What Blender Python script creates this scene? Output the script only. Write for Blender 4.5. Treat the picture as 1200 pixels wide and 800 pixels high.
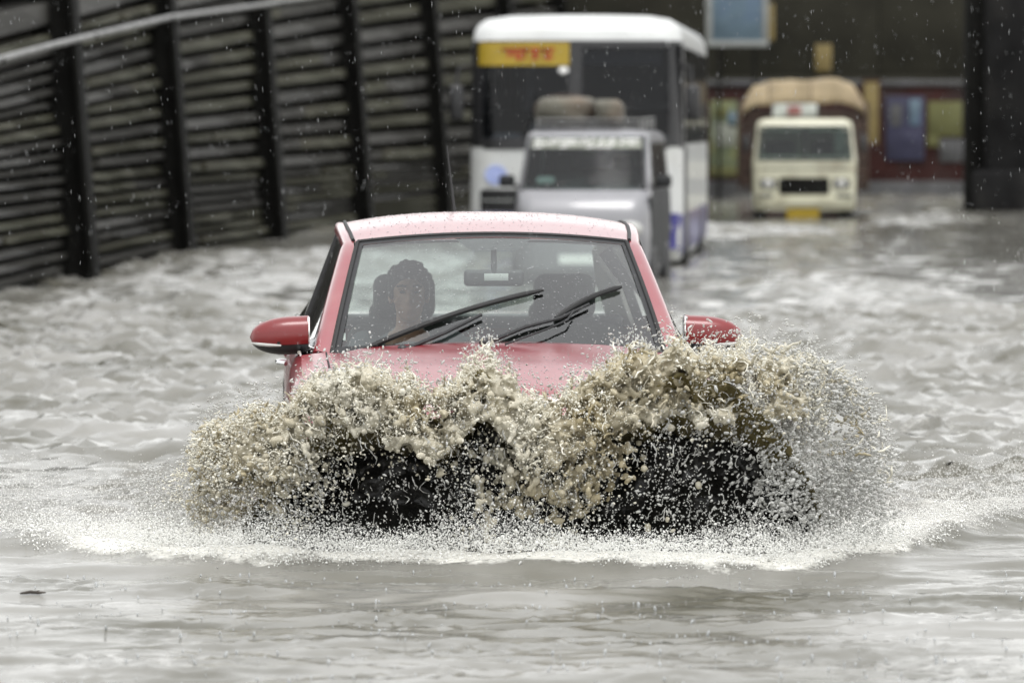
import bpy, bmesh, math, random
import numpy as np
from mathutils import Vector, Matrix, Quaternion
R = math.radians
random.seed(7); rng = np.random.default_rng(11)
for o in list(bpy.data.objects): bpy.data.objects.remove(o)
SC = bpy.context.scene
COL = SC.collection

# ------------------------------------------------------------------ camera, sky, sun, exposure
HC = 1.63                                   # eye height above the flood water (z = 0)
cam_d = bpy.data.cameras.new('camera'); cam = bpy.data.objects.new('camera', cam_d); COL.objects.link(cam)
cam.location = (0, 0, HC); cam.rotation_euler = (R(90 - 2.386), 0, 0)
cam_d.sensor_width = 36; cam_d.lens = 180; cam_d.clip_start = 0.5; cam_d.clip_end = 3000
cam_d.dof.use_dof = True; cam_d.dof.focus_distance = 20.0; cam_d.dof.aperture_fstop = 3.9
SC.camera = cam
world = bpy.data.worlds.new('World'); SC.world = world; world.use_nodes = True
wn = world.node_tree; wn.nodes.clear()
SUN_EL, SUN_ROT = 72, 170
sky = wn.nodes.new('ShaderNodeTexSky'); sky.sky_type = 'NISHITA'; sky.sun_disc = False
sky.sun_elevation = R(SUN_EL); sky.sun_rotation = R(SUN_ROT); sky.air_density = 2.2; sky.dust_density = 0.5; sky.ozone_density = 1.0
hs = wn.nodes.new('ShaderNodeHueSaturation'); hs.inputs['Saturation'].default_value = 0.06    # cloud cover: grey sky
bg = wn.nodes.new('ShaderNodeBackground'); bg.inputs['Strength'].default_value = 0.12
wo = wn.nodes.new('ShaderNodeOutputWorld')
wn.links.new(sky.outputs[0], hs.inputs['Color']); wn.links.new(hs.outputs[0], bg.inputs['Color']); wn.links.new(bg.outputs[0], wo.inputs[0])
sun_d = bpy.data.lights.new('sun', 'SUN'); sun_d.energy = 1.1; sun_d.angle = R(25); sun_d.color = (1, 0.98, 0.96)
sun = bpy.data.objects.new('sun', sun_d); COL.objects.link(sun)
# nishita: rotation 0 = +Y, clockwise seen from above
sd = Vector((math.sin(R(SUN_ROT)) * math.cos(R(SUN_EL)), math.cos(R(SUN_ROT)) * math.cos(R(SUN_EL)), math.sin(R(SUN_EL))))
sun.rotation_euler = sd.to_track_quat('Z', 'Y').to_euler()
SC.view_settings.view_transform = 'Standard'; SC.view_settings.look = 'None'; SC.view_settings.gamma = 1
SC.view_settings.use_curve_mapping = False; SC.view_settings.exposure = 1.2
SC.cycles.use_denoising = True
SC.cycles.max_bounces = 9; SC.cycles.transparent_max_bounces = 16; SC.cycles.transmission_bounces = 5
SC.cycles.diffuse_bounces = 4; SC.cycles.glossy_bounces = 3; SC.cycles.sample_clamp_indirect = 4
SC.cycles.caustics_reflective = False; SC.cycles.caustics_refractive = False

def at(x, y, d):                            # a pixel of the 1200 x 800 photograph at distance d -> point
    return Vector(((x - 600) / 6000 * d, d, HC - (y - 150) / 6000 * d))

# ------------------------------------------------------------------ materials
def nd(t, k, **kw):
    n = t.nodes.new(k)
    for a, v in kw.items():
        if a in n.inputs: n.inputs[a].default_value = v
        else: setattr(n, a, v)
    return n
def mat(name, col, rough=0.5, metal=0.0, var=0.15, scale=8.0, bump=0.0, bscale=40.0, coat=0.0, spec=0.5, trans=0.0, ior=1.5, dirt=None, dscale=2.0, damt=0.5, cior=1.5, crough=0.04):
    m = bpy.data.materials.new(name); m.use_nodes = True; t = m.node_tree; t.nodes.clear(); L = t.links.new
    out = nd(t, 'ShaderNodeOutputMaterial'); p = nd(t, 'ShaderNodeBsdfPrincipled'); L(p.outputs[0], out.inputs[0])
    p.inputs['Roughness'].default_value = rough; p.inputs['Metallic'].default_value = metal
    p.inputs['Coat Weight'].default_value = coat; p.inputs['Coat Roughness'].default_value = crough; p.inputs['Coat IOR'].default_value = cior
    p.inputs['Specular IOR Level'].default_value = spec; p.inputs['Transmission Weight'].default_value = trans; p.inputs['IOR'].default_value = ior
    tc = nd(t, 'ShaderNodeTexCoord')
    n = nd(t, 'ShaderNodeTexNoise', Scale=scale, Detail=5.0); L(tc.outputs['Object'], n.inputs['Vector'])
    r = nd(t, 'ShaderNodeMapRange'); r.inputs[1].default_value = 0.3; r.inputs[2].default_value = 0.7
    r.inputs[3].default_value = 1 - var; r.inputs[4].default_value = 1 + var; L(n.outputs[0], r.inputs[0])
    mx = nd(t, 'ShaderNodeMix', data_type='RGBA', blend_type='MULTIPLY'); mx.inputs[0].default_value = 1
    mx.inputs[6].default_value = (*col, 1); L(r.outputs[0], mx.inputs[7]); res = mx.outputs[2]
    if dirt:
        n2 = nd(t, 'ShaderNodeTexNoise', Scale=dscale, Detail=6.0); L(tc.outputs['Object'], n2.inputs['Vector'])
        r2 = nd(t, 'ShaderNodeMapRange'); r2.inputs[1].default_value = 0.48; r2.inputs[2].default_value = 0.68; r2.inputs[4].default_value = damt; L(n2.outputs[0], r2.inputs[0])
        m2 = nd(t, 'ShaderNodeMix', data_type='RGBA'); L(r2.outputs[0], m2.inputs[0]); L(res, m2.inputs[6]); m2.inputs[7].default_value = (*dirt, 1); res = m2.outputs[2]
    L(res, p.inputs['Base Color'])
    if bump:
        nb = nd(t, 'ShaderNodeTexNoise', Scale=bscale, Detail=6.0); L(tc.outputs['Object'], nb.inputs['Vector'])
        b = nd(t, 'ShaderNodeBump', Strength=bump, Distance=0.02); L(nb.outputs[0], b.inputs['Height']); L(b.outputs[0], p.inputs['Normal'])
    return m
def glass(name, tint=(0.75, 0.82, 0.80), k=1.5, rough=0.02):
    m = bpy.data.materials.new(name); m.use_nodes = True; t = m.node_tree; t.nodes.clear(); L = t.links.new
    out = nd(t, 'ShaderNodeOutputMaterial'); tr = nd(t, 'ShaderNodeBsdfTransparent'); tr.inputs[0].default_value = (*tint, 1)
    gl = nd(t, 'ShaderNodeBsdfGlossy', Roughness=rough); fr = nd(t, 'ShaderNodeFresnel', IOR=1.5)
    mu = nd(t, 'ShaderNodeMath', operation='MULTIPLY', use_clamp=True); mu.inputs[1].default_value = k
    tc = nd(t, 'ShaderNodeTexCoord'); nb = nd(t, 'ShaderNodeTexNoise', Scale=90.0, Detail=3.0); L(tc.outputs['Object'], nb.inputs['Vector'])
    b = nd(t, 'ShaderNodeBump', Strength=0.06, Distance=0.01); L(nb.outputs[0], b.inputs['Height']); L(b.outputs[0], gl.inputs['Normal'])
    mx = nd(t, 'ShaderNodeMixShader'); L(fr.outputs[0], mu.inputs[0]); L(mu.outputs[0], mx.inputs[0]); L(tr.outputs[0], mx.inputs[1]); L(gl.outputs[0], mx.inputs[2]); L(mx.outputs[0], out.inputs[0])
    return m
M = dict(
    red=mat('red_paint', (0.20, 0.006, 0.014), 0.30, 0.0, 0.05, 3, 0.0, coat=1.0, cior=1.75, crough=0.20, spec=0.8, dirt=(0.26, 0.09, 0.08), dscale=4, damt=0.3),
    redmir=mat('red_mirror_paint', (0.15, 0.006, 0.007), 0.35, 0, 0.05, 5, coat=0.25),
    rubber=mat('black_rubber', (0.008, 0.008, 0.008), 0.6, 0, 0.2, 20),
    plast=mat('black_plastic', (0.010, 0.010, 0.011), 0.4, 0, 0.2, 20, 0.1),
    chrome=mat('chrome', (0.8, 0.8, 0.8), 0.12, 1.0, 0.05),
    lens=mat('lamp_lens', (0.42, 0.42, 0.40), 0.15, 0, 0.1),
    glass=glass('windscreen_glass', (0.84, 0.91, 0.88), 2.5),
    dglass=glass('dark_side_glass', (0.20, 0.23, 0.23), 1.2),
    sglass=glass('car_side_glass', (0.55, 0.60, 0.58), 1.0),
    busglass=glass('bus_glass', (0.27, 0.29, 0.33), 0.5),
    vanglass=glass('van_glass', (0.50, 0.62, 0.60), 0.9),
    seat=mat('grey_seat_cloth', (0.06, 0.062, 0.06), 0.85, 0, 0.2, 30, 0.2, 120),
    dash=mat('dashboard_plastic', (0.07, 0.072, 0.074), 0.6, 0, 0.2, 30),
    liner=mat('headliner_cloth', (0.60, 0.60, 0.55), 0.9, 0, 0.08),
    skin=mat('skin', (0.40, 0.235, 0.17), 0.5, 0, 0.12, 20),
    hair=mat('black_hair', (0.010, 0.009, 0.009), 0.5, 0, 0.4, 60, 0.5, 150),
    shirt=mat('grey_shirt', (0.16, 0.18, 0.19), 0.85, 0, 0.15, 20, 0.2),
    white=mat('white_sticker', (0.8, 0.8, 0.78), 0.6, 0, 0.05),
    buswhite=mat('bus_white_paint', (0.50, 0.51, 0.50), 0.35, 0, 0.06, 3, coat=0.3, dirt=(0.42, 0.41, 0.37), dscale=1.6, damt=0.35),
    busblue=mat('bus_blue_paint', (0.015, 0.012, 0.16), 0.4, 0, 0.2, 4, coat=0.3),
    yellow=mat('sign_yellow', (0.27, 0.185, 0.005), 0.5, 0, 0.12, 5),
    dullred=mat('faded_red_paint', (0.20, 0.075, 0.07), 0.6, 0, 0.15),
    redink=mat('sign_red', (0.33, 0.03, 0.012), 0.5, 0, 0.1),
    logo=mat('emblem_blue', (0.34, 0.40, 0.66), 0.4, 0, 0.1),
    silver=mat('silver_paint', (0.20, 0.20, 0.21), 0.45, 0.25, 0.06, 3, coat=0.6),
    vandark=mat('van_dark_grey', (0.022, 0.023, 0.024), 0.65, 0.0, 0.2, 3, spec=0.2),
    cream=mat('cream_paint', (0.46, 0.45, 0.34), 0.45, 0, 0.08, 3, coat=0.2, dirt=(0.24, 0.215, 0.145), dscale=2.2, damt=0.75),
    wood=mat('dark_timber', (0.045, 0.026, 0.018), 0.7, 0, 0.4, 6, 0.3, 20),
    tarp=mat('tan_sackcloth', (0.24, 0.19, 0.115), 0.85, 0, 0.18, 4, 0.3, 30, dirt=(0.15, 0.11, 0.065), dscale=1.5),
    bundle=mat('faded_bundle_cloth', (0.10, 0.095, 0.075), 0.85, 0, 0.25, 4, 0.3, 25, dirt=(0.12, 0.085, 0.06), dscale=2.0, damt=0.8),
    steel=mat('dark_wet_steel', (0.007, 0.007, 0.006), 0.85, 0.0, 0.4, 3, 0.3, 12, spec=0.15),
    stone=mat('wet_stone', (0.072, 0.067, 0.048), 0.75, 0, 0.55, 1.6, 0.7, 9, spec=0.3, dirt=(0.032, 0.035, 0.018), dscale=0.6, damt=0.75),
    stone2=mat('wet_grey_stone', (0.060, 0.058, 0.050), 0.7, 0, 0.55, 1.9, 0.7, 9, spec=0.3, dirt=(0.022, 0.021, 0.02), dscale=0.9, damt=0.7),
    earth=mat('black_wet_earth', (0.006, 0.006, 0.005), 0.95, 0, 0.4, 2, spec=0.1),
    pipe=mat('grey_galvanised_pipe', (0.20, 0.20, 0.195), 0.5, 0.2, 0.25, 3),
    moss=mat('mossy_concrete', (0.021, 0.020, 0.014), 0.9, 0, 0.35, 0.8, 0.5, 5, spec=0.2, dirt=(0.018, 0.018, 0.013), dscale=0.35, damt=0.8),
    black=mat('soot_black_concrete', (0.0085, 0.0085, 0.0085), 0.9, 0, 0.5, 1.5, 0.4, 6, spec=0.15, dirt=(0.024, 0.023, 0.021), dscale=0.8, damt=0.9),
    redwall=mat('dull_red_wall_paint', (0.036, 0.013, 0.011), 0.85, 0, 0.4, 1.2, 0.2, spec=0.2, dirt=(0.035, 0.028, 0.026), dscale=0.8, damt=0.9),
    ppurple=mat('mural_violet', (0.026, 0.026, 0.055), 0.8, 0, 0.4, 1.3, dirt=(0.036, 0.036, 0.052), dscale=1.6),
    pyellow=mat('mural_yellow', (0.085, 0.085, 0.026), 0.8, 0, 0.3, 1.5, dirt=(0.09, 0.10, 0.05), dscale=1.8),
    pgrey=mat('mural_grey', (0.05, 0.05, 0.05), 0.7, 0, 0.4, 2, dirt=(0.09, 0.09, 0.1), dscale=2.5),
    pgreen=mat('poster_green', (0.09, 0.11, 0.06), 0.7, 0, 0.4, 2.2, dirt=(0.15, 0.14, 0.03), dscale=1.3, damt=0.9),
    ppale=mat('poster_pale', (0.17, 0.18, 0.15), 0.7, 0, 0.2, 2.2),
    ochre=mat('ochre_paint', (0.16, 0.12, 0.04), 0.7, 0, 0.2, 2.2),
    boardblue=mat('sign_pale_blue', (0.085, 0.13, 0.165), 0.6, 0, 0.35, 1.4, dirt=(0.055, 0.085, 0.16), dscale=1.2, damt=0.9),
    boardframe=mat('sign_frame_grey', (0.22, 0.23, 0.22), 0.6, 0, 0.15),
    asphalt=mat('asphalt', (0.05, 0.05, 0.05), 0.9, 0, 0.2, 20, 0.4),
    twig=mat('wet_twig_bark', (0.03, 0.022, 0.015), 0.7, 0, 0.3, 40),
    leds=mat('pale_dash_cloth', (0.36, 0.38, 0.36), 0.8, 0, 0.3, 6),
)

# ------------------------------------------------------------------ mesh helpers
class MB:
    def __init__(s): s.v = []; s.f = []
    def add(s, v, f):
        n = len(s.v); s.v += [tuple(p) for p in v]; s.f += [tuple(i + n for i in q) for q in f]; return s
    def rbox(s, c, d, r=0.0, rot=None, seg=2):
        bm = bmesh.new(); bmesh.ops.create_cube(bm, size=1)
        for v in bm.verts: v.co = Vector((v.co.x * d[0], v.co.y * d[1], v.co.z * d[2]))
        if r > 0: bmesh.ops.bevel(bm, geom=bm.edges[:], offset=min(r, min(d) * 0.49), segments=seg, affect='EDGES', profile=0.5)
        m = Matrix.Translation(Vector(c)) @ (rot.to_4x4() if rot else Matrix.Identity(4))
        bm.verts.index_update()
        s.add([m @ v.co for v in bm.verts], [[v.index for v in f.verts] for f in bm.faces]); bm.free(); return s
    def tube(s, path, rad, n=10, caps=True):
        P = [Vector(p) for p in path]; rad = rad if hasattr(rad, '__len__') else [rad] * len(P)
        vs = []; up = None
        for i, p in enumerate(P):
            t = (P[min(i + 1, len(P) - 1)] - P[max(i - 1, 0)]).normalized()
            if up is None: up = Vector((0, 0, 1)) if abs(t.z) < 0.9 else Vector((1, 0, 0))
            a = t.cross(up).normalized(); b = a.cross(t).normalized(); up = b
            for k in range(n):
                w = 2 * math.pi * k / n; vs.append(p + (a * math.cos(w) + b * math.sin(w)) * rad[i])
        fs = [[i * n + k, i * n + (k + 1) % n, (i + 1) * n + (k + 1) % n, (i + 1) * n + k] for i in range(len(P) - 1) for k in range(n)]
        if caps: fs += [list(range(n))[::-1], [(len(P) - 1) * n + k for k in range(n)]]
        return s.add(vs, fs)
    def ell(s, c, r, rot=None, nu=16, nv=10):
        vs = []; m = rot or Matrix.Identity(3)
        for j in range(nv + 1):
            th = math.pi * (0.02 + 0.96 * j / nv)
            for i in range(nu):
                ph = 2 * math.pi * i / nu
                vs.append(Vector(c) + m @ Vector((r[0] * math.sin(th) * math.cos(ph), r[1] * math.sin(th) * math.sin(ph), r[2] * math.cos(th))))
        fs = [[j * nu + i, (j + 1) * nu + i, (j + 1) * nu + (i + 1) % nu, j * nu + (i + 1) % nu] for j in range(nv) for i in range(nu)]
        fs += [list(range(nu)), [nv * nu + i for i in range(nu)][::-1]]
        return s.add(vs, fs)
    def loft(s, rings, closed=True, cap0=False, cap1=False, keep=None):
        n = len(rings[0]); vs = [p for r in rings for p in r]; fs = []
        for j in range(len(rings) - 1):
            for i in range(n if closed else n - 1):
                q = [j * n + i, j * n + (i + 1) % n, (j + 1) * n + (i + 1) % n, (j + 1) * n + i]
                if keep:
                    c = sum((Vector(vs[k]) for k in q), Vector()) / 4
                    if not keep(c): continue
                fs.append(q)
        if cap0: fs.append(list(range(n))[::-1])
        if cap1: fs.append([(len(rings) - 1) * n + i for i in range(n)])
        return s.add(vs, fs)
    def grid(s, fn, us, vs_, skirt=None):
        """fn(u, v) -> point; skirt = offset vector for a turned-in edge (thickness)."""
        nu, nv = len(us), len(vs_); P = [Vector(fn(u, v)) for v in vs_ for u in us]
        fs = [[j * nu + i, j * nu + i + 1, (j + 1) * nu + i + 1, (j + 1) * nu + i] for j in range(nv - 1) for i in range(nu - 1)]
        if skirt is not None:
            loop = [i for i in range(nu)] + [j * nu + nu - 1 for j in range(1, nv)] + [(nv - 1) * nu + i for i in range(nu - 2, -1, -1)] + [j * nu for j in range(nv - 2, 0, -1)]
            b = len(P); P += [P[k] + Vector(skirt) for k in loop]; m = len(loop)
            fs += [[loop[(k + 1) % m], loop[k], b + k, b + (k + 1) % m] for k in range(m)]
        return s.add(P, fs)
    def mir(s):
        n = len(s.v); s.v += [(-x, y, z) for x, y, z in s.v]; s.f += [tuple(i + n for i in reversed(q)) for q in s.f]; return s
    def mesh(s, name):
        me = bpy.data.meshes.new(name); me.from_pydata(s.v, [], s.f); me.update(); return me
    def build(s, name, m, parent=None, smooth=35):
        me = s.mesh(name); return link(name, me, m, parent, smooth)
def link(name, me, m, parent=None, smooth=35):
    if m is not None and not me.materials: me.materials.append(m)
    o = bpy.data.objects.new(name, me); COL.objects.link(o)
    if parent: o.parent = parent
    if smooth:
        bm = bmesh.new(); bm.from_mesh(me); bmesh.ops.recalc_face_normals(bm, faces=bm.faces[:]) if smooth > 0 else None
        a = R(abs(smooth))
        for f in bm.faces: f.smooth = True
        for e in bm.edges:
            if len(e.link_faces) == 2 and e.calc_face_angle(0) > a: e.smooth = False
        bm.to_mesh(me); bm.free()
    return o
def tag(o, label=None, cat=None, group=None, kind=None):
    for k, v in (('label', label), ('category', cat), ('group', group), ('kind', kind)):
        if v: o[k] = v
    return o
def empty(name, loc, rz=0, **kw):
    o = bpy.data.objects.new(name, None); COL.objects.link(o); o.location = loc; o.rotation_euler = (0, 0, rz); o.empty_display_size = 0.2
    return tag(o, **kw)
def lin(a, b, n): return [a + (b - a) * i / (n - 1) for i in range(n)]
def itp(x, xs, ys): return float(np.interp(x, xs, ys))
def contour(hw, yf, yr, rf, rr, bul=0.0, nf=13, nc=6, ns=24):
    P = []; e = hw - rf; ye = yf + bul * (e / hw) ** 2
    for x in lin(-e, e, nf): P.append((x, yf + bul * (x / hw) ** 2))
    for k in range(1, nc + 1): w = math.pi / 2 * k / nc; P.append((e + rf * math.sin(w), ye + rf * (1 - math.cos(w))))
    for y in lin(ye + rf, yr - rr, ns)[1:]: P.append((hw, y))
    for k in range(1, nc + 1): w = math.pi / 2 * k / nc; P.append((hw - rr + rr * math.cos(w), yr - rr + rr * math.sin(w)))
    Q = [(-x, y) for x, y in P[::-1]]
    # close: P runs front-left .. rear-right ; mirror its right half
    half = [p for p in P if p[0] > 1e-6 or True]
    i0 = nf // 2; right = P[i0:]; left = [(-x, y) for x, y in right[1:][::-1]]
    return right + left

# value noise -------------------------------------------------------
def vnoise(x, y, seed=0):
    xi = np.floor(x).astype(np.int64); yi = np.floor(y).astype(np.int64); xf = x - xi; yf = y - yi
    def h(a, b):
        n = (a * 374761393 + b * 668265263 + seed * 974711) & 0x7fffffff
        n = ((n ^ (n >> 13)) * 1274126177) & 0x7fffffff
        return ((n ^ (n >> 16)) & 0xffff) / 65535.0
    u = xf * xf * (3 - 2 * xf); v = yf * yf * (3 - 2 * yf)
    return (h(xi, yi) * (1 - u) + h(xi + 1, yi) * u) * (1 - v) + (h(xi, yi + 1) * (1 - u) + h(xi + 1, yi + 1) * u) * v
def fbm(x, y, seed=0, oc=4):
    s = 0; a = 0.5
    for k in range(oc): s = s + a * vnoise(x * 2 ** k + 17.3 * k, y * 2 ** k - 9.1 * k, seed + k); a *= 0.5
    return s / (1 - 0.5 ** oc)
def sst(a, b, x): t = np.clip((x - a) / (b - a), 0, 1); return t * t * (3 - 2 * t)

# ================================================================== SETTING
def ybow(x): return np.interp(x, [-6, -3.2, -2, -1.3, -0.9, 0, 0.7, 1.0, 1.45, 2.1, 3.2, 6], [30, 22.5, 19.8, 19.0, 18.75, 18.72, 18.5, 18.62, 19.3, 20.9, 24, 32])
def wave(x, y):
    b = y - ybow(x)
    turb = sst(0.0, 2.5, b); far = sst(24, 34, y)
    # foreground: long soft ripples crossing the view
    wx = x + 0.25 * (fbm(x * 0.9, y * 0.7, 3, 3) - 0.5); wy = y + 0.5 * (fbm(x * 0.6 + 9, y * 0.5, 5, 3) - 0.5)
    calm = 0.013 * np.sin(wy * 7.1 + wx * 1.3) + 0.009 * np.sin(wy * 11.7 - wx * 2.9 + 1) + 0.0035 * np.sin(wy * 23 + wx * 6.0 + 2)
    calm = calm * (0.35 + 1.1 * fbm(x * 0.7 + 3, y * 0.8, 21, 2)) + 0.030 * (fbm(wx * 2.0, wy * 5.0, 8, 4) - 0.5) + 0.013 * ((1 - np.abs(2 * fbm(wx * 2.4, wy * 7.5, 18, 3) - 1)) ** 2 - 0.5)
    calm = calm + 0.030 * np.exp(-((b + 0.95) / 0.30) ** 2) * (fbm(x * 1.6, y * 3.0, 31, 3)) * np.exp(-(x / 1.2) ** 4)
    def ridge(sx, sy, seed, p):
        n = fbm(wx * sx, wy * sy, seed, 3); return (1 - np.abs(2 * n - 1)) ** p
    chop = 0.040 * (ridge(0.6, 1.0, 40, 2.0) - 0.45) + 0.045 * (ridge(2.1, 3.3, 50, 2.4) - 0.45) + 0.026 * (ridge(4.6, 7.5, 60, 2.2) - 0.45)
    patch = 0.35 + 1.35 * sst(0.45, 0.62, fbm(x * 0.28 + 4, y * 0.10, 71, 3))
    chop = chop * patch * (1.15 + 0.3 * far)
    h = calm * (1 - turb) + chop * turb
    # raised rim thrown up ahead of the car
    rim = np.exp(-((b - 0.28) / 0.24) ** 2) * np.exp(-(np.abs(x) / 2.6) ** 4)
    h = h + rim * (0.035 + 0.05 * fbm(x * 3.0, y * 4.0, 81, 3))
    return h
_rr = np.random.default_rng(5)
RINGS = [(_rr.uniform(-1.9, 1.9), _rr.uniform(13.2, 18.4), _rr.uniform(.03, .17), _rr.uniform(.0025, .006)) for _ in range(260)]
def add_rings(V):                                   # rain rings on the calm foreground water
    for cx, cy, r, a in RINGS:
        m = np.where((np.abs(V[:, 0] - cx) < r + .12) & (np.abs(V[:, 1] - cy) < r + .12))[0]
        d = np.hypot(V[m, 0] - cx, V[m, 1] - cy); V[m, 2] += a * np.cos((d - r) * 75) * np.exp(-((d - r) / .045) ** 2)
def foam_at(x, y):
    b = y - ybow(x); n = fbm(x * 5.0, y * 4.0, 91, 5); n2 = fbm(x * 0.9, y * 0.6, 95, 4)
    band = sst(-0.06, 0.22, b + 0.50 * (n - 0.5)) * (1 - sst(0.6, 2.6, b)) * np.exp(-(np.abs(x) / 1.75) ** 4)
    trail = sst(0.3, 1.2, b) * (1 - sst(4, 14, b)) * 0.18 * sst(0.45, 0.68, n2)
    wk = sst(0.55, 0.75, n) * 0.16 * sst(0.48, 0.62, n2) * sst(0.2, 2, b)
    return np.clip(band * (0.7 + 0.9 * n) + trail * (0.4 + n) + wk, 0, 1)
def np_mesh(name, V, F, mats, smooth=True, attrs=None):
    me = bpy.data.meshes.new(name); k = F.shape[1]
    me.vertices.add(len(V)); me.vertices.foreach_set('co', np.ascontiguousarray(V, np.float32).ravel())
    me.loops.add(F.size); me.loops.foreach_set('vertex_index', np.ascontiguousarray(F, np.int32).ravel())
    me.polygons.add(len(F)); me.polygons.foreach_set('loop_start', np.arange(0, F.size, k, dtype=np.int32))
    me.polygons.foreach_set('loop_total', np.full(len(F), k, np.int32))
    me.polygons.foreach_set('use_smooth', np.full(len(F), smooth))
    for a, val in (attrs or {}).items():
        at_ = me.attributes.new(a, 'FLOAT', 'POINT'); at_.data.foreach_set('value', np.ascontiguousarray(val, np.float32))
    me.update(); me.validate()
    for m in mats: me.materials.append(m)
    return me
def water_mat():
    m = bpy.data.materials.new('muddy_flood_water'); m.use_nodes = True; t = m.node_tree; t.nodes.clear(); L = t.links.new
    out = nd(t, 'ShaderNodeOutputMaterial'); p = nd(t, 'ShaderNodeBsdfPrincipled', IOR=1.33); L(p.outputs[0], out.inputs[0])
    tc = nd(t, 'ShaderNodeTexCoord'); at_ = nd(t, 'ShaderNodeAttribute', attribute_name='foam')
    n = nd(t, 'ShaderNodeTexNoise', Scale=0.7, Detail=4.0); L(tc.outputs['Object'], n.inputs['Vector'])
    cm_ = nd(t, 'ShaderNodeMapRange'); cm_.inputs[1].default_value = 0.36; cm_.inputs[2].default_value = 0.60; L(n.outputs[0], cm_.inputs[0]); cr = nd(t, 'ShaderNodeMix', data_type='RGBA'); L(cm_.outputs[0], cr.inputs[0])
    cr.inputs[6].default_value = (0.085, 0.081, 0.062, 1); cr.inputs[7].default_value = (0.215, 0.211, 0.193, 1)
    nf = nd(t, 'ShaderNodeTexNoise', Scale=38.0, Detail=5.0, Roughness=0.65); L(tc.outputs['Object'], nf.inputs['Vector'])
    ad = nd(t, 'ShaderNodeMath', operation='ADD'); L(at_.outputs['Fac'], ad.inputs[0]); L(nf.outputs[0], ad.inputs[1])
    mr = nd(t, 'ShaderNodeMapRange'); mr.inputs[1].default_value = 0.72; mr.inputs[2].default_value = 1.15; L(ad.outputs[0], mr.inputs[0])
    mx = nd(t, 'ShaderNodeMix', data_type='RGBA'); L(mr.outputs[0], mx.inputs[0]); L(cr.outputs[2], mx.inputs[6]); mx.inputs[7].default_value = (0.74, 0.73, 0.68, 1)
    L(mx.outputs[2], p.inputs['Base Color'])
    rr = nd(t, 'ShaderNodeMapRange'); rr.inputs[3].default_value = 0.07; rr.inputs[4].default_value = 0.7; L(mr.outputs[0], rr.inputs[0]); L(rr.outputs[0], p.inputs['Roughness'])
    mp = nd(t, 'ShaderNodeMapping'); mp.inputs['Scale'].default_value = (1.0, 1.6, 1.0); L(tc.outputs['Object'], mp.inputs[0])
    b1 = nd(t, 'ShaderNodeTexNoise', Scale=9.0, Detail=7.0, Roughness=0.62); L(mp.outputs[0], b1.inputs['Vector'])
    bp = nd(t, 'ShaderNodeBump', Strength=0.20, Distance=0.02); L(b1.outputs[0], bp.inputs['Height'])
    bf = nd(t, 'ShaderNodeBump', Strength=0.8, Distance=0.02)
    mu = nd(t, 'ShaderNodeMath', operation='MULTIPLY'); L(nf.outputs[0], mu.inputs[0]); L(mr.outputs[0], mu.inputs[1])
    L(mu.outputs[0], bf.inputs['Height']); L(bp.outputs[0], bf.inputs['Normal']); L(bf.outputs[0], p.inputs['Normal'])
    return m
WM = water_mat()
V = []; F = []; base = 0
for (y0, y1, hw, dx, dy) in ((12.5, 24, 3.2, 0.029, 0.026), (24, 45, 6.5, 0.062, 0.068), (45, 90, 12.5, 0.145, 0.13), (90, 150, 22, 0.3, 0.22)):
    xs = np.linspace(-hw, hw, int(2 * hw / dx)); ys = np.linspace(y0, y1 + dy * 1.5, int((y1 - y0) / dy))
    X, Y = np.meshgrid(xs, ys); nx = len(xs)
    V.append(np.stack([X.ravel(), Y.ravel(), wave(X, Y).ravel()], 1))
    i = np.arange((len(ys) - 1) * nx).reshape(len(ys) - 1, nx)[:, :-1].ravel() + base
    F.append(np.stack([i, i + 1, i + nx + 1, i + nx], 1)); base += X.size
V = np.concatenate(V); F = np.concatenate(F); add_rings(V)
water = bpy.data.objects.new('flood_water', np_mesh('flood_water', V, F, [WM], True, {'foam': foam_at(V[:, 0], V[:, 1])})); COL.objects.link(water)
tag(water, kind='structure')
MB().add([(-900, -200, -0.13), (900, -200, -0.13), (900, 1500, -0.13), (-900, 1500, -0.13)], [[0, 1, 2, 3]]).build('flood_water_far', WM, None, 0)['kind'] = 'structure'
MB().add([(-900, -200, -0.262), (900, -200, -0.262), (900, 1500, -0.262), (-900, 1500, -0.262)], [[0, 1, 2, 3]]).build('road', M['asphalt'], None, 0)['kind'] = 'structure'

# ---- battered stone retaining wall on the left, dark steel piles between its bays
POST = [31.5, 43.0, 54.0, 64.5, 74.5, 85.5, 97.5, 110.0, 121.0]
def wbase(d): return Vector((itp(d, [28, 40, 50.2, 54.3, 65.2, 74, 85, 97.8, 104, 121], [-5.75, -5.35, -5.02, -4.88, -4.5, -3.84, -2.88, -1.63, -0.95, 1.1]), d, 0))
BAT = -0.075                                       # the face leans back to the left as it rises
def rowz(z, d): return z + 0.052 * float(np.clip((z - 1.0) / 1.5, 0, 1)) * (d - 54)
wall = empty('retaining_wall', wbase(54) + Vector((0, 0, -0.3)), label='dark battered stone retaining wall with black steel piles along the left side', cat='wall')
WI = wall.location.copy()
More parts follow.
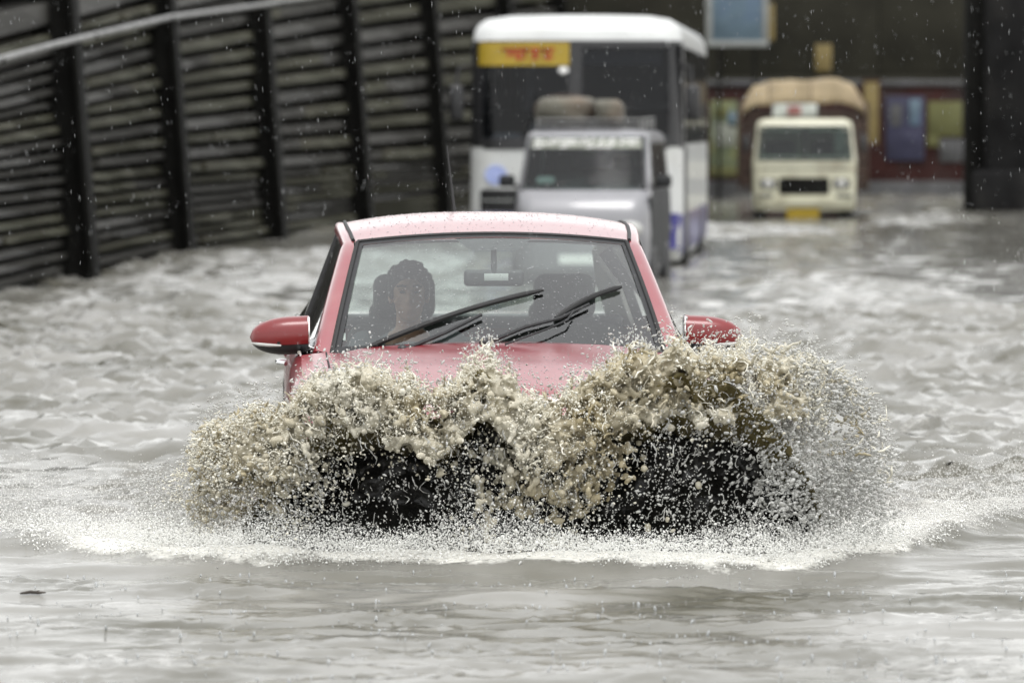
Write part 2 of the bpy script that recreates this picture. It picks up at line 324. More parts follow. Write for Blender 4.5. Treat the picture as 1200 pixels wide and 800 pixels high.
# unit stone, rounded, slightly lumpy: three variants shared by all the stones
units = []
for k in range(4):
    bm = bmesh.new(); bmesh.ops.create_cube(bm, size=1)
    bmesh.ops.subdivide_edges(bm, edges=[e for e in bm.edges if abs(e.verts[0].co.x - e.verts[1].co.x) > 0.5], cuts=3)
    rr_ = random.Random(k)
    for v in bm.verts:
        v.co.z += rr_.uniform(-0.05, 0.05); v.co.y += rr_.uniform(-0.05, 0.05)
        if abs(v.co.y + 0.5) < 0.2: v.co.z *= 0.62     # weathered, rounded front face
    me = bpy.data.meshes.new('stone'); bm.to_mesh(me); bm.free(); me.materials.append(M['stone'] if k % 2 else M['stone2'])
    for p in me.polygons: p.use_smooth = False
    units.append(me)
zr = [-0.2]
while zr[-1] < 3.75: zr.append(zr[-1] + (random.uniform(0.125, 0.15) if zr[-1] < 2.5 else random.uniform(0.36, 0.5)))
for b in range(len(POST) - 1):
    d0, d1 = POST[b], POST[b + 1]
    for r in range(len(zr) - 1):
        cuts = [0, 1] if random.random() < 0.6 else [0, random.uniform(0.25, 0.75), 1]
        for c0, c1 in zip(cuts[:-1], cuts[1:]):
            da, db = d0 + (d1 - d0) * c0, d0 + (d1 - d0) * c1
            def pt(d, z): p = wbase(d); zz = rowz(z, d); return Vector((p.x + BAT * zz, p.y, zz))
            A0, A1, B0, B1 = pt(da, zr[r]), pt(da, zr[r + 1]), pt(db, zr[r]), pt(db, zr[r + 1])
            cen = (A0 + A1 + B0 + B1) / 4; ax = ((B0 + B1) - (A0 + A1)) / 2; L_ = ax.length; ax.normalize()
            up = (A1 - A0 + B1 - B0) / 2; hh = up.length; nrm = up.cross(ax).normalized()   # towards the road
            up = ax.cross(nrm).normalized() * -1 if ax.cross(nrm).z < 0 else ax.cross(nrm).normalized()
            pr = random.uniform(-0.05, 0.05)
            o = bpy.data.objects.new('stone', units[random.randrange(4)]); COL.objects.link(o); o.parent = wall
            yv = -nrm if nrm.x > 0 else nrm
            m = Matrix((ax * (L_ - 0.04), yv * 0.45, up * (hh * (0.80 if zr[r] < 2.5 else .92)))).transposed().to_4x4(); m.translation = cen - yv * pr - WI
            o.matrix_local = m
for b, d in enumerate(POST):
    p = wbase(d); zt = rowz(3.9, d) + 0.3; tdir = (wbase(d + 2) - wbase(d - 2)).normalized(); a = math.atan2(tdir.y, tdir.x)
    rot = Matrix.Rotation(a, 3, 'Z')
    mb = MB(); zb = -0.3
    for (cx, cy, sx, sy) in ((0, -0.50, 0.55, 0.05), (0, -0.08, 0.55, 0.05), (0, -0.29, 0.05, 0.38)):   # H section
        vs = []
        for z in (zb, zt):
            for sx_, sy_ in ((-1, -1), (1, -1), (1, 1), (-1, 1)):
                q = rot @ Vector((cx + sx_ * sx / 2, cy + sy_ * sy / 2, 0)); vs.append(p + q + Vector((BAT * z, 0, z)) - WI)
        mb.add(vs, [(0, 1, 2, 3), (4, 5, 6, 7), (0, 1, 5, 4), (1, 2, 6, 5), (2, 3, 7, 6), (3, 0, 4, 7)])
    mb.build('pile', M['steel'], wall, 0)
mb = MB(); ds = lin(30, 124, 28); rg = []
for d in ds:
    p = wbase(d) - WI; z1 = rowz(3.8, d) + 0.1; rg.append([p + Vector((-0.20, 0.02, -0.3)), p + Vector((-0.20 + BAT * z1, 0.02, z1)), p + Vector((-3.2 + BAT * z1, 0.02, z1 + 0.3)), p + Vector((-3.2, 0.02, -0.3))])
mb.loft(rg, True, True, True).build('earth_backing', M['earth'], wall, 0)
# pipe climbing along the wall, with brackets
pts = [Vector(p) for p in []]
PX = [(-60, 84), (0, 70), (60, 54), (110, 42), (165, 29), (200, 21), (270, 12), (330, 3), (390, -6), (470, -18)]
pth = []
for x, y in PX:
    best = min(lin(44, 115, 300), key=lambda d: abs((wbase(d).x + BAT * 3 + 0.62) / d * 6000 + 600 - x)); q = at(x, y, best); pth.append(q)
pipe = empty('pipe', pth[0], label='light grey pipe climbing along the stone retaining wall', cat='pipe')
MB().tube([q - pth[0] for q in pth], 0.034, 12).build('conduit', M['pipe'], pipe)
for q in pth[1:-1:2]: MB().rbox(q - pth[0] + Vector((-0.10, 0, -0.01)), (0.30, 0.06, 0.05), 0.008).build('bracket', M['steel'], pipe)

# ---- dark abutment closing the view, painted boundary wall in front of it
ab = empty('underpass_abutment', (4, 124, -0.3), label='tall dark mossy concrete abutment closing off the road behind the truck', cat='wall')
mb = MB().rbox((3, 0.6, 4.6), (34, 1.0, 9.6), 0.05); mb.build('core', M['moss'], ab)
for i in range(9):
    for j in range(3):
        MB().rbox((-12 + i * 3.75, 0.05 + random.uniform(-.03, .03), 1.6 + j * 3.2), (3.735, 0.16, 3.185), 0.015).build('panel', M['moss'], ab)
bw = empty('painted_boundary_wall', (9.5, 118.5, -0.3), label='low painted wall with dull red bands behind the loaded truck', cat='wall')
MB().rbox((0, 0.2, 1.45), (13.0, 0.30, 2.9), 0.03).build('wall_body', M['redwall'], bw)
MB().rbox((0, 0.18, 2.96), (13.1, 0.42, 0.14), 0.03).build('coping', M['pgrey'], bw)
MB().rbox((0, 0.02, 0.35), (13.0, 0.10, 0.7), 0.03).build('plinth', M['pgrey'], bw)
def panel_px(name, x0, y0, x1, y1, d, m, label, cat, th=0.03, frame=None, fw=0.06, extra=None):
    a, b = at(x0, y1, d), at(x1, y0, d); w, h = b.x - a.x, b.z - a.z; c = (a + b) / 2
    e = empty(name, (c.x, d, a.z), label=label, cat=cat)
    MB().rbox((0, 0, h / 2), (w, th, h), 0.004).build('face', m, e)
    if frame:
        for (cx, cz, sx, sz) in ((0, -fw / 2, w + 2 * fw, fw), (0, h + fw / 2, w + 2 * fw, fw), (-w / 2 - fw / 2, h / 2, fw, h), (w / 2 + fw / 2, h / 2, fw, h)):
            MB().rbox((cx, 0, cz), (sx, th * 1.8, sz), 0.005).build('frame_bar', frame, e)
    if extra: extra(e, w, h)
    return e
def vio(e, w, h):
    for (x, z, sx, sz, m) in ((-0.25, .7, .3, .35, 'pgrey'), (.25, .75, .28, .4, 'logo'), (0.1, .35, .5, .22, 'ppurple')):
        MB().rbox((x * w, -0.022, z * h), (sx * w, 0.012, sz * h), 0.004).build('painted_patch', M[m] if m != 'logo' else M['boardblue'], e)
panel_px('mural_panel', 1038, 113, 1083, 188, 118.5, M['ppurple'], 'violet blue mural panel on the boundary wall right of the truck', 'mural', extra=vio)
panel_px('mural_panel', 1087, 119, 1127, 160, 118.5, M['pyellow'], 'mustard yellow mural panel beside the violet mural', 'mural')
panel_px('mural_panel', 1086, 160, 1100, 172, 118.5, M['pyellow'], 'small yellow painted patch under the mustard mural panel', 'mural')
panel_px('mural_panel', 1101, 163, 1140, 190, 118.5, M['pgrey'], 'dull grey painted panel below the mustard yellow mural', 'mural')
panel_px('mural_panel', 1128, 100, 1142, 158, 118.5, M['pgrey'], 'narrow grey strip to the right of the mustard mural', 'mural')
def pst(e, w, h):
    for (x, z, sx, sz, m) in ((-0.1, .84, .5, .14, 'pyellow'), (0.05, .55, .8, .3, 'ppale'), (0.0, .07, .98, .12, 'pyellow'), (.3, .75, .3, .2, 'boardblue')):
        MB().rbox((x * w, -0.022, z * h), (sx * w, 0.012, sz * h), 0.004).build('painted_patch', M[m], e)
panel_px('poster', 832, 118, 864, 207, 117.8, M['pgreen'], 'green and yellow poster on the wall between the bus and the truck', 'poster', extra=pst)
panel_px('poster', 1012, 96, 1029, 168, 117.8, M['ochre'], 'tall narrow mustard board just right of the truck load', 'poster', frame=M['redwall'], fw=0.05)
panel_px('poster', 955, 52, 974, 84, 123.9, M['ochre'], 'small ochre board high on the abutment above the truck load', 'poster')
def brd(e, w, h):
    for sx in (-0.35, 0.35): MB().rbox((sx * w, 0.08, -1.9), (0.07, 0.07, 4.2), 0.01).build('post', M['steel'], e)
    for (x, z, a, b, m) in ((-.1, .55, .55, .4, 'logo'), (.25, .4, .3, .5, 'ppale')):
        MB().rbox((x * w, -0.022, z * h), (a * w, 0.01, b * h), 0.004).build('painted_patch', M['boardblue'] if m == 'logo' else M[m], e)
    MB().rbox((w / 2 + 0.2, -0.03, 0.4), (0.12, 0.03, 0.8), 0.01).build('side_strip', M['ochre'], e)
panel_px('signboard', 834, -40, 893, 48, 112, M['boardblue'], 'pale blue signboard in a grey frame above the bus and truck', 'signboard', 0.06, M['boardframe'], 0.13, brd)
dp = empty('concrete_pillar', (9.9, 101, -0.3), label='black soot stained pillar at the right edge of the view', cat='pillar')
MB().rbox((0.25, 0, 4), (1.7, 1.5, 8.6), 0.12).build('shaft', M['black'], dp)
MB().rbox((-0.75, 0.35, 4), (0.4, 0.7, 8.4), 0.08).build('downpipe_casing', M['steel'], dp)
MB().rbox((0.2, 0, 0.5), (2.1, 1.9, 1.2), 0.1).build('footing', M['black'], dp)

# ================================================================== RED HATCHBACK (front towards -y, ground at z = 0)
CARX, CARY, CARZ, YAW = -0.095, 21.65, -0.25, R(2.6)
car = empty('hatchback_car', (CARX, CARY, CARZ), YAW, label='red hatchback ploughing through flood water behind a big splash', cat='car')
def ztop(y): return itp(y, [-1.95, -1.75, -1.4, -0.95, -0.3, 1.0, 1.6, 1.95], [0.735, 0.80, 0.89, 0.965, 0.975, 1.0, 1.03, 1.0])
LV = [(0, .80, -1.84, 1.86, .35, .3), (.2, .845, -1.92, 1.93, .42, .3), (.45, .868, -1.94, 1.95, .45, .3), (.7, .868, -1.93, 1.94, .45, .3), (.82, .862, -1.905, 1.92, .45, .3), (.92, .845, -1.87, 1.9, .45, .3), (.97, .825, -1.83, 1.87, .44, .28), (1.0, .80, -1.79, 1.84, .42, .28)]
def ring(t, hw, yf, yr, rf, rr): return [Vector((x, y, 0.22 + t * (ztop(y) - 0.22))) for x, y in contour(hw, yf, yr, rf, rr, 0.14, 17, 8, 40)]
def arch(c): return not (abs(c.x) > 0.5 and min((c.y + 1.22) ** 2, (c.y - 1.28) ** 2) + (c.z - 0.30) ** 2 < 0.34 ** 2)
rings = []
for a, b in zip(LV[:-1], LV[1:]):
    for k in range(4):
        rings.append(ring(*[a[i] + (b[i] - a[i]) * k / 4 for i in range(6)]))
rings.append(ring(*LV[-1]))
MB().loft(rings, True, keep=arch).build('body', M['red'], car, 50)
top = ring(*LV[-1]); half = [p for p in top if p.y < -0.93 and p.x >= -1e-6]; half.sort(key=lambda p: (p.y, p.x)); half[0].x = 0.02
mb = MB(); mb.loft([[Vector((p.x * u, p.y - (0.02 * (1 - u * u) if p.y > -1.2 else 0), ztop(p.y) + 0.002 + (0.055 * min(1, p.x / 0.6) * (1 - u * u) - 0.012 * math.exp(-((abs(u) - 0.80) / 0.06) ** 2)))) for u in lin(-1, 1, 41)] for p in half], False)
mb.build('hood', M['red'], car, 60)
for s in (-1, 1):   # shut lines between hood and wings
    MB().tube([(s * x, y, ztop(y) + z) for x, y, z in ((.60, -1.72, .022), (.665, -1.5, .020), (.69, -1.25, .017), (.70, -.97, .014))], 0.0035, 6).build('hood_seam', M['rubber'], car)
# windscreen
def WS(u, v, off=0.0):
    k = 1 - u * u; bx, by, bz = u * .675, -.935 - .12 * k, .965 + .02 * k; tx, ty, tz = u * .562, -.265 - .09 * k, 1.40 + .035 * k
    bu = math.sin(math.pi * v) * 0.016 + off
    return Vector((bx + (tx - bx) * v, by + (ty - by) * v - 0.52 * bu, bz + (tz - bz) * v + 0.85 * bu))
MB().grid(lambda u, v: WS(u, v), lin(-1, 1, 25), lin(0, 1, 13)).build('windscreen', M['glass'], car, -80)
wsc = [o for o in car.children if o.name.startswith('windscreen')][0]
fr = MB(); e = 0.003
fr.grid(lambda u, v: WS(u, v, e), lin(-1, 1, 25), lin(0, .055, 3)); fr.grid(lambda u, v: WS(u, v, e), lin(-1, 1, 25), lin(.975, 1, 3))
for s in (-1, 1): fr.grid(lambda u, v: WS(s * u, v, e), lin(.955, 1, 4), lin(.05, .98, 13))
fr.build('black_border', M['plast'], wsc, -80)
fr = MB().grid(lambda u, v: WS(u * (.30 - .13 * (1 - v) / .14 if v < 1 else .30), v, -e), lin(-1, 1, 9), lin(.86, .98, 5)); fr.build('sensor_shade', M['dash'], wsc, -80)
for s in (-1, 1): MB().tube([WS(s * 1.0, v, .004) for v in lin(0, 1, 12)], 0.009, 8).build('glass_seal', M['rubber'], wsc)
MB().tube([WS(u, 1.012, .002) for u in lin(-1, 1, 20)], 0.008, 8).build('glass_seal', M['rubber'], wsc)
MB().rbox(WS(-.965, .16, -.012), (.028, .004, .05), .001, Matrix.Rotation(-1.0, 3, 'X')).build('inspection_sticker', M['white'], wsc)
# roof
zc = lambda y: itp(y, [-.40, -.27, 0.0, .3, .7, 1.1, 1.5], [1.415, 1.442, 1.488, 1.512, 1.516, 1.49, 1.425])
hwr = lambda y: itp(y, [-.27, .1, .6, 1.1, 1.5], [.568, .592, .60, .585, .54])
def RF(u, v):
    ys = -.252 - .09 * (1 - u * u); y = ys + (1.5 - ys) * v
    return Vector((u * hwr(y), y, zc(y) - 0.047 * abs(u) ** 2.6 - (0.012 if v == 0 else 0)))
MB().grid(RF, lin(-1, 1, 29), [0, .012] + lin(.04, 1, 30)).build('roof', M['red'], car, 60)
# pillars and cant rails: ribbon between the roof / windscreen edge and the side glass
inn = [WS(1.02, v) for v in lin(0, .97, 9)] + [RF(1.01, v) for v in (.03, .12, .25, .4, .55, .7, .85, 1.0)] + [Vector((.57, 1.66, 1.24)), Vector((.64, 1.82, 1.03))]
out = [Vector((.755, -.88, .965)).lerp(Vector((.635, -.17, 1.372)), v) + Vector((0, 0, .012 * math.sin(math.pi * v))) for v in lin(0, .97, 9)] + [Vector((hwr(RF(1, v).y) + .052, RF(1, v).y + .03, RF(1, v).z - .035)) for v in (.03, .12, .25, .4, .55, .7, .85, 1.0)] + [Vector((.70, 1.58, 1.2)), Vector((.77, 1.70, 1.02))]
for s in (-1, 1):
    rg = []
    for a, b in zip(inn, out):
        mid = (a + b) / 2; w = (b - a); nrm = Vector((.62, -.25, .75)); q = []
        for k in range(7): t_ = k / 6; q.append(a.lerp(b, t_) + nrm * 0.020 * math.sin(math.pi * t_))
        q += [b + Vector((-.03, 0, -.03)), a + Vector((0.0, .03, -.03))]
        rg.append([Vector((p.x * s, p.y, p.z)) for p in q])
    MB().loft(rg[:17], True, True, True).build('roof_pillar', M['red'], car, 60); MB().loft(rg[16:], True, True, True).build('rear_pillar', M['plast'], car, 60)
    MB().tube([Vector((p.x * s, p.y, p.z + .004)) for p in inn[9:17]], 0.008, 8).build('roof_gutter', M['rubber'], car)
    MB().loft([[Vector((s * (p.x - dx), p.y, p.z - dz)) for p, dx, dz in ((a, .012, .034), (b, .036, .036), (b, .05, .05), (a, .02, .05))] for a, b in zip(inn, out)], True, True, True).build('pillar_trim', M['liner'], car, 60)
    # side glass (two doors), waist seal, b pillar, handles
    yy = [p.y for p in out]; ox = lambda y: itp(y, yy, [p.x for p in out]); oz = lambda y: itp(y, yy, [p.z for p in out])
    for (y0, y1) in ((-.84, .30), (.40, 1.55)):
        MB().grid(lambda u, v: (s * (ox(u) - .006 + (.805 - ox(u)) * (1 - v)), u, ztop(u) + .004 + (oz(u) - .012 - ztop(u)) * v), lin(y0, y1, 14), lin(0, 1, 6)).build('side_window', M['sglass'], car, -80)
    MB().loft([[Vector((s * (ox(.35) + (.812 - ox(.35)) * (1 - v) + dx), .35 + dy, ztop(.35) + (oz(.35) - ztop(.35)) * v)) for dx, dy in ((0, -.055), (0, .055), (-.04, .055), (-.04, -.055))] for v in lin(0, 1, 6)], True, True, True).build('door_pillar', M['plast'], car)
    MB().tube([(s * .808, y, ztop(y) + .004) for y in lin(-.86, 1.66, 16)], .008, 8).build('waist_seal', M['chrome'], car)
    for y in (.12, 1.02):
        MB().tube([(s * .862, y - .1, .885), (s * .892, y - .075, .888), (s * .896, y, .89), (s * .892, y + .075, .888), (s * .862, y + .1, .885)], .011, 8).build('door_handle', M['chrome'], car)
    for y in (-.80, .34, 1.30):
        MB().tube([(s * (.869 if z < .8 else .862 - (z - .8) * .3), y, z) for z in lin(.3, .955, 10)], .004, 6).build('door_seam', M['rubber'], car)
    for wy in (-1.22, 1.28):
        w = empty('wheel', (s * .76, wy, .30)); w.parent = car
        MB().loft([[Vector((x, r * math.cos(a), r * math.sin(a))) for a in lin(0, 2 * math.pi * 35 / 36, 36)] for x, r in ((-.09, .20), (-.095, .28), (-.07, .30), (.07, .30), (.095, .28), (.09, .20))], True).build('tyre', M['rubber'], w, 40)
        mb = MB().loft([[Vector((x, r * math.cos(a), r * math.sin(a))) for a in lin(0, 2 * math.pi * 23 / 24, 24)] for x, r in ((-.08, .2), (.08 * s, .2), (.06 * s, .17))], True)
        for k in range(5): a = k * 2 * math.pi / 5; mb.tube([(.06 * s, 0, 0), (.06 * s, .18 * math.cos(a), .18 * math.sin(a))], [.035, .022], 8)
        mb.build('rim', M['chrome'], w, 40)
        MB().tube([(s * .866, wy + .345 * math.cos(a), .30 + .345 * math.sin(a)) for a in lin(-.2, math.pi + .2, 26)], .022, 8).build('arch_trim', M['plast'], car)
        MB().loft([[Vector((s * x, wy + .33 * math.cos(a), .30 + .33 * math.sin(a))) for x in (.45, .85)] for a in lin(-.2, math.pi + .2, 20)], False).build('arch_liner', M['plast'], car)
# rear screen + sill, bumper trim
MB().grid(lambda u, v: (u * (.60 - .07 * v), 1.80 - .30 * v + .05 * (1 - u * u), 1.04 + .365 * v), lin(-1, 1, 13), lin(0, 1, 7)).build('rear_screen', M['glass'], car, -80)
MB().rbox((0, 1.74, 1.0), (1.35, .2, .06), .02).build('parcel_shelf', M['dash'], car)
# front: grille, intakes, headlamps, plate (behind the spray)
def yfr(x, z):
    t = (z - .22) / (ztop(-1.85) - .22); ts = [l[0] for l in LV]; hw = itp(t, ts, [l[1] for l in LV]); return itp(t, ts, [l[2] for l in LV]) + .14 * (x / hw) ** 2
def nose(name, x0, x1, z0, z1, m, off=.012, par=car):
    return MB().grid(lambda u, v: (u, yfr(u, v) - off, v), lin(x0, x1, 17), lin(z0, z1, 7), (0, .03, 0)).build(name, m, par, 60)
g = nose('grille', -.42, .42, .50, .68, M['plast'])
for z in (.53, .57, .61, .65): nose('grille_bar', -.40, .40, z - .006, z + .006, M['chrome'] if z > .64 else M['rubber'], .026, g)
nose('lower_intake', -.60, .60, .24, .42, M['plast']); nose('number_plate', -.25, .25, .43, .495, M['white'], .03)
for s in (-1, 1):
    h = MB().grid(lambda u, v: (s * (.44 + .36 * u), itp(.44 + .36 * u, [.44, .6, .7, .8], [-1.90, -1.84, -1.76, -1.60]) - .02 + .05 * v, .60 + (.10 + .05 * u) * v), lin(0, 1, 12), lin(0, 1, 6), (0, .04, 0)).build('headlamp', M['lens'], car, 60)
    MB().ell((s * .58, -1.80, .655), (.05, .04, .045)).build('bulb_reflector', M['chrome'], h)
# cowl, dash, interior
MB().grid(lambda u, v: (u * .74, -1.0 - .075 * (1 - u * u) + .10 * v, .958 + .012 * (1 - u * u) + .014 * v), lin(-1, 1, 21), lin(0, 1, 4)).build('cowl', M['plast'], car, 60)
MB().grid(lambda u, v: (u * .70, -.92 - .08 * (1 - u * u) + .50 * v, .945 - .02 * v + .02 * math.exp(-((u + .5) / .22) ** 2) * math.sin(math.pi * v)), lin(-1, 1, 21), lin(0, 1, 8), (0, 0, -.3)).build('dashboard', M['dash'], car, 60)
MB().rbox((0, .45, .22), (1.5, 2.4, .1), .03).build('floor_pan', M['dash'], car)
MB().grid(lambda u, v: RF(u * .97, .03 + .94 * v) - Vector((0, 0, .035)), lin(-1, 1, 9), lin(0, 1, 9)).build('headliner', M['liner'], car, -60)
rvm = MB().rbox(WS(0, .80, -.11), (.25, .035, .068), .016, seg=3).build('rear_view_mirror', M['dash'], car)
MB().rbox(WS(.015, .80, -.11) + Vector((0, -.0195, .004)), (.10, .003, .030), .001).build('white_label', M['white'], rvm)
MB().tube([WS(0, .80, -.09), WS(0, .90, -.01)], .012, 8).build('mirror_stalk', M['dash'], rvm)
mb = MB(); c = Vector((-.345, -.26, .82)); tl = Matrix.Rotation(R(-62), 3, 'X')
mb.tube([c + tl @ Vector((.18 * math.cos(a), .18 * math.sin(a), 0)) for a in lin(0, 2 * math.pi, 33)], .016, 8, False)
mb.tube([c + tl @ Vector((-.17, 0, -.01)), c + tl @ Vector((.17, 0, -.01))], .02, 8); mb.tube([c, c + tl @ Vector((0, -.17, -.01))], .02, 8); mb.ell(c, (.06, .06, .03), tl)
mb.tube([c, c + Vector((0, -.3, -.14))], .03, 8); mb.build('steering_wheel', M['rubber'], car)
def seat_shape(x, y):
    lean = Matrix.Rotation(R(-16), 3, 'X')
    mb = MB().rbox((x, y - .22, .42), (.50, .52, .18), .07, seg=4); mb.rbox(Vector((x, y + .10, .74)), (.50, .17, .60), .075, lean, 4)
    mb.rbox(Vector((x, y + .205, 1.145)), (.27, .11, .20), .05, lean, 4)
    for s in (-.05, .05): mb.tube([(x + s, y + .16, 1.0), (x + s, y + .2, 1.1)], .007, 6)
    return mb
for x in (-.345, .355): seat_shape(x, .48).build('front_seat', M['seat'], car, 50)
mb = MB().rbox((0, 1.32, .66), (1.22, .18, .58), .08, Matrix.Rotation(R(-20), 3, 'X'), 4)
for x in (-.36, .36): mb.rbox((x, 1.44, 1.03), (.25, .09, .13), .04, seg=3)
mb.build('rear_seat', M['seat'], car, 50)
# wipers lying across the glass, swept up to the right
def PXW(x, y):
    v = (406 - y) / 122; l = 388 + 33 * v; r = 781 - 45 * v; return (2 * (x - l) / (r - l) - 1, v)
def wp(x, y, off): u, v = PXW(x, y); return WS(u, v, off)
for (b0, b1, arm) in (((424, 405), (636, 349), [(470, 407), (520, 391), (563, 374)]), ((650, 377), (729, 342), [(566, 402), (614, 386), (655, 377), (690, 362)])):
    w = empty('wiper', wp(*arm[0], .02)); w.parent = car; o_ = w.location.copy(); n = 12
    pts = [(b0[0] + (b1[0] - b0[0]) * k / n, b0[1] + (b1[1] - b0[1]) * k / n - 3.5 * math.sin(math.pi * k / n)) for k in range(n + 1)]
    MB().tube([wp(*p, .014) - o_ for p in pts], [.007] + [.0115] * (n - 1) + [.006], 8).build('blade', M['rubber'], w)
    MB().tube([wp(p[0], p[1] + 1.0, .018) - o_ for p in arm], [.010, .008, .007] + [.006] * (len(arm) - 3), 8).build('wiper_arm', M['plast'], w)
    if len(arm) == 4: MB().tube([wp(*p, .03) - o_ for p in ((590, 406), (640, 391), (664, 382), (672, 372))], .004, 6).build('link_rod', M['plast'], w)
    MB().ell(Vector((0, 0, 0)), (.022, .022, .018)).build('pivot_cap', M['plast'], w)
# door mirrors
def mirror(s):
    m = empty('door_mirror', (s * .765, -.72, 1.035)); m.scale = (.93, 1, .97); m.parent = car
    def rg(x, k=1.0):
        t = x / .262; h = .078 * (max(0, 1 - max(0, (t - .30) / .70) ** 2.3)) ** .5 * k + .001; d_ = .085 * (max(0, 1 - max(0, (t - .35) / .65) ** 2.4)) ** .5 * k + .001
        cz = .004 - .012 * t; q = []
        for a in lin(0, 2 * math.pi * 31 / 32, 32):
            ca, sa = math.cos(a), math.sin(a); q.append(Vector((s * (x + .0), -d_ * (abs(ca) ** .75) * (1 if ca > 0 else -.55), cz + h * abs(sa) ** .8 * (1 if sa > 0 else -1))))
        return q
    xs = [.005] + lin(.01, .262, 22)
    MB().loft([rg(x) for x in xs], True, True, True, keep=lambda c: c.z > -.034).build('shell', M['redmir'], m, 60)
    MB().loft([rg(x, 1.03) for x in xs], True, True, True, keep=lambda c: c.z <= -.031).build('lower_casing', M['plast'], m, 60)
    MB().tube([(s * x, y, z) for x, y, z in ((.125, -.088, -.040), (.18, -.083, -.038), (.225, -.062, -.035), (.252, -.03, -.032))], [.004, .007, .007, .004], 8).build('indicator_strip', M['lens'], m)
    MB().rbox((s * .005, -.02, .01), (.012, .10, .14), .005).build('chrome_edge', M['chrome'], m)
    MB().grid(lambda u, v: (s * (.02 + .20 * u), .045, -.055 + .11 * v), lin(0, 1, 3), lin(0, 1, 3), (0, -.01, 0)).build('mirror_glass', M['chrome'], m)
    MB().tube([(s * .03, 0, -.06), (s * .0, .01, -.075), (-s * .05, .02, -.07)], [.035, .034, .03], 10).build('mirror_arm', M['plast'], m)
    MB().loft([[Vector((s * x, y, z)) for x, y, z in ((.0, -.10, -.07), (-.03, .12, -.07), (-.055, .10, .09))], [Vector((s * (x - .02), y, z)) for x, y, z in ((.0, -.10, -.07), (-.03, .12, -.07), (-.055, .10, .09))]], True, True, True).build('sail_panel', M['plast'], m)
for s in (-1, 1): mirror(s)
an = MB().tube([(-.10, 1.30, 1.47), (-.105, 1.32, 1.53), (-.135, 1.40, 1.80)], [.012, .006, .0028], 8).build('aerial', M['rubber'], car)

# ---- driver (one continuous skin mesh; shirt and hair are its children)
def remeshed(name, mb, m, parent, vox, it=6):
    me = mb.mesh(name); me.materials.append(m); o = bpy.data.objects.new(name, me); COL.objects.link(o)
    if parent: o.parent = parent
    for p in me.polygons: p.use_smooth = True
    r = o.modifiers.new('remesh', 'REMESH'); r.mode = 'VOXEL'; r.voxel_size = vox; r.use_smooth_shade = True
    s_ = o.modifiers.new('smooth', 'SMOOTH'); s_.factor = .5; s_.iterations = it
    return o
def limb(mb, P, r, n=12):
    mb.tube(P, r, n)
    for p, q in zip(P, r): mb.ell(p, (q, q, q), None, 12, 8)
H = Vector((0, -.12, .66))                      # head centre above the hip point
b = MB(); sh = MB()
b.ell(H + Vector((0, .012, .03)), (.077, .098, .092), None, 24, 16); b.ell(H + Vector((0, -.028, -.045)), (.060, .066, .075), None, 20, 14); b.ell(H + Vector((0, -.052, -.095)), (.028, .03, .022))
b.ell(H + Vector((0, -.095, -.022)), (.012, .020, .014)); b.tube([H + Vector((0, -.085, .02)), H + Vector((0, -.108, -.022))], [.007, .011], 8)
b.ell(H + Vector((0, -.088, -.060)), (.024, .009, .006)); b.ell(H + Vector((0, -.087, -.071)), (.020, .009, .007)); b.ell(H + Vector((0, -.080, .030)), (.058, .016, .010))
for s in (-1, 1): b.ell(H + Vector((s * .078, .012, -.010)), (.012, .022, .034)); b.ell(H + Vector((s * .046, -.062, -.03)), (.022, .02, .02))
limb(b, [H + Vector((0, .02, -.05)), H + Vector((0, .045, -.17))], [.052, .058])
limb(b, [Vector((0, .0, .06)), Vector((0, -.02, .25)), Vector((0, -.06, .40))], [.13, .13, .13]); b.ell((0, -.05, .38), (.17, .10, .12))
for s in (-1, 1):
    S, E, W = Vector((s * .185, -.06, .435)), Vector((s * .27, -.28, .25)), Vector((s * .155, -.52, .40))
    limb(b, [S, E], [.056, .042]); limb(b, [E, W], [.042, .028]); b.ell(W + Vector((-s * .01, -.05, .012)), (.036, .05, .018))
    for k in range(4):
        o0 = W + Vector((s * (.024 - .017 * k), -.085, .02)); limb(b, [o0, o0 + Vector((0, -.034, .004)), o0 + Vector((0, -.045, -.026)), o0 + Vector((0, -.022, -.040))], [.009, .009, .008, .007], 8)
    limb(b, [W + Vector((-s * .03, -.03, .01)), W + Vector((-s * .05, -.062, .0)), W + Vector((-s * .045, -.085, -.012))], [.011, .010, .008], 8)
    limb(b, [Vector((s * .09, -.02, .05)), Vector((s * .13, -.46, .10)), Vector((s * .13, -.62, -.25))], [.085, .065, .048])
    sh.tube([S + Vector((0, 0, .005)), S.lerp(E, .75)], [.072, .062], 14); sh.ell(S, (.074, .074, .072))
limb(sh, [Vector((0, .0, .02)), Vector((0, -.02, .25))], [.155, .150]); sh.ell((0, -.05, .365), (.195, .122, .135), None, 20, 12); sh.ell((0, -.045, .45), (.135, .10, .06)); sh.tube([(0, -.05, .44), (0, -.06, .515)], [.10, .070], 16)
HIP = Vector((-.335, .36, .51))
person = remeshed('person', b, M['skin'], None, .0075, 5)
cm = Matrix.Translation((CARX, CARY, CARZ)) @ Matrix.Rotation(YAW, 4, 'Z')
person.matrix_world = cm @ Matrix.Translation(HIP)
tag(person, 'dark haired driver in a grey shirt behind the wheel of the red hatchback', 'person')
remeshed('shirt', sh, M['shirt'], person, .011, 5)
hr = MB(); hr.ell(H + Vector((0, .030, .052)), (.091, .108, .088), None, 24, 16); hr.ell(H + Vector((0, .085, .0)), (.078, .05, .075)); hr.ell(H + Vector((0.01, -.048, .098)), (.070, .05, .030)); 
rh = random.Random(3)
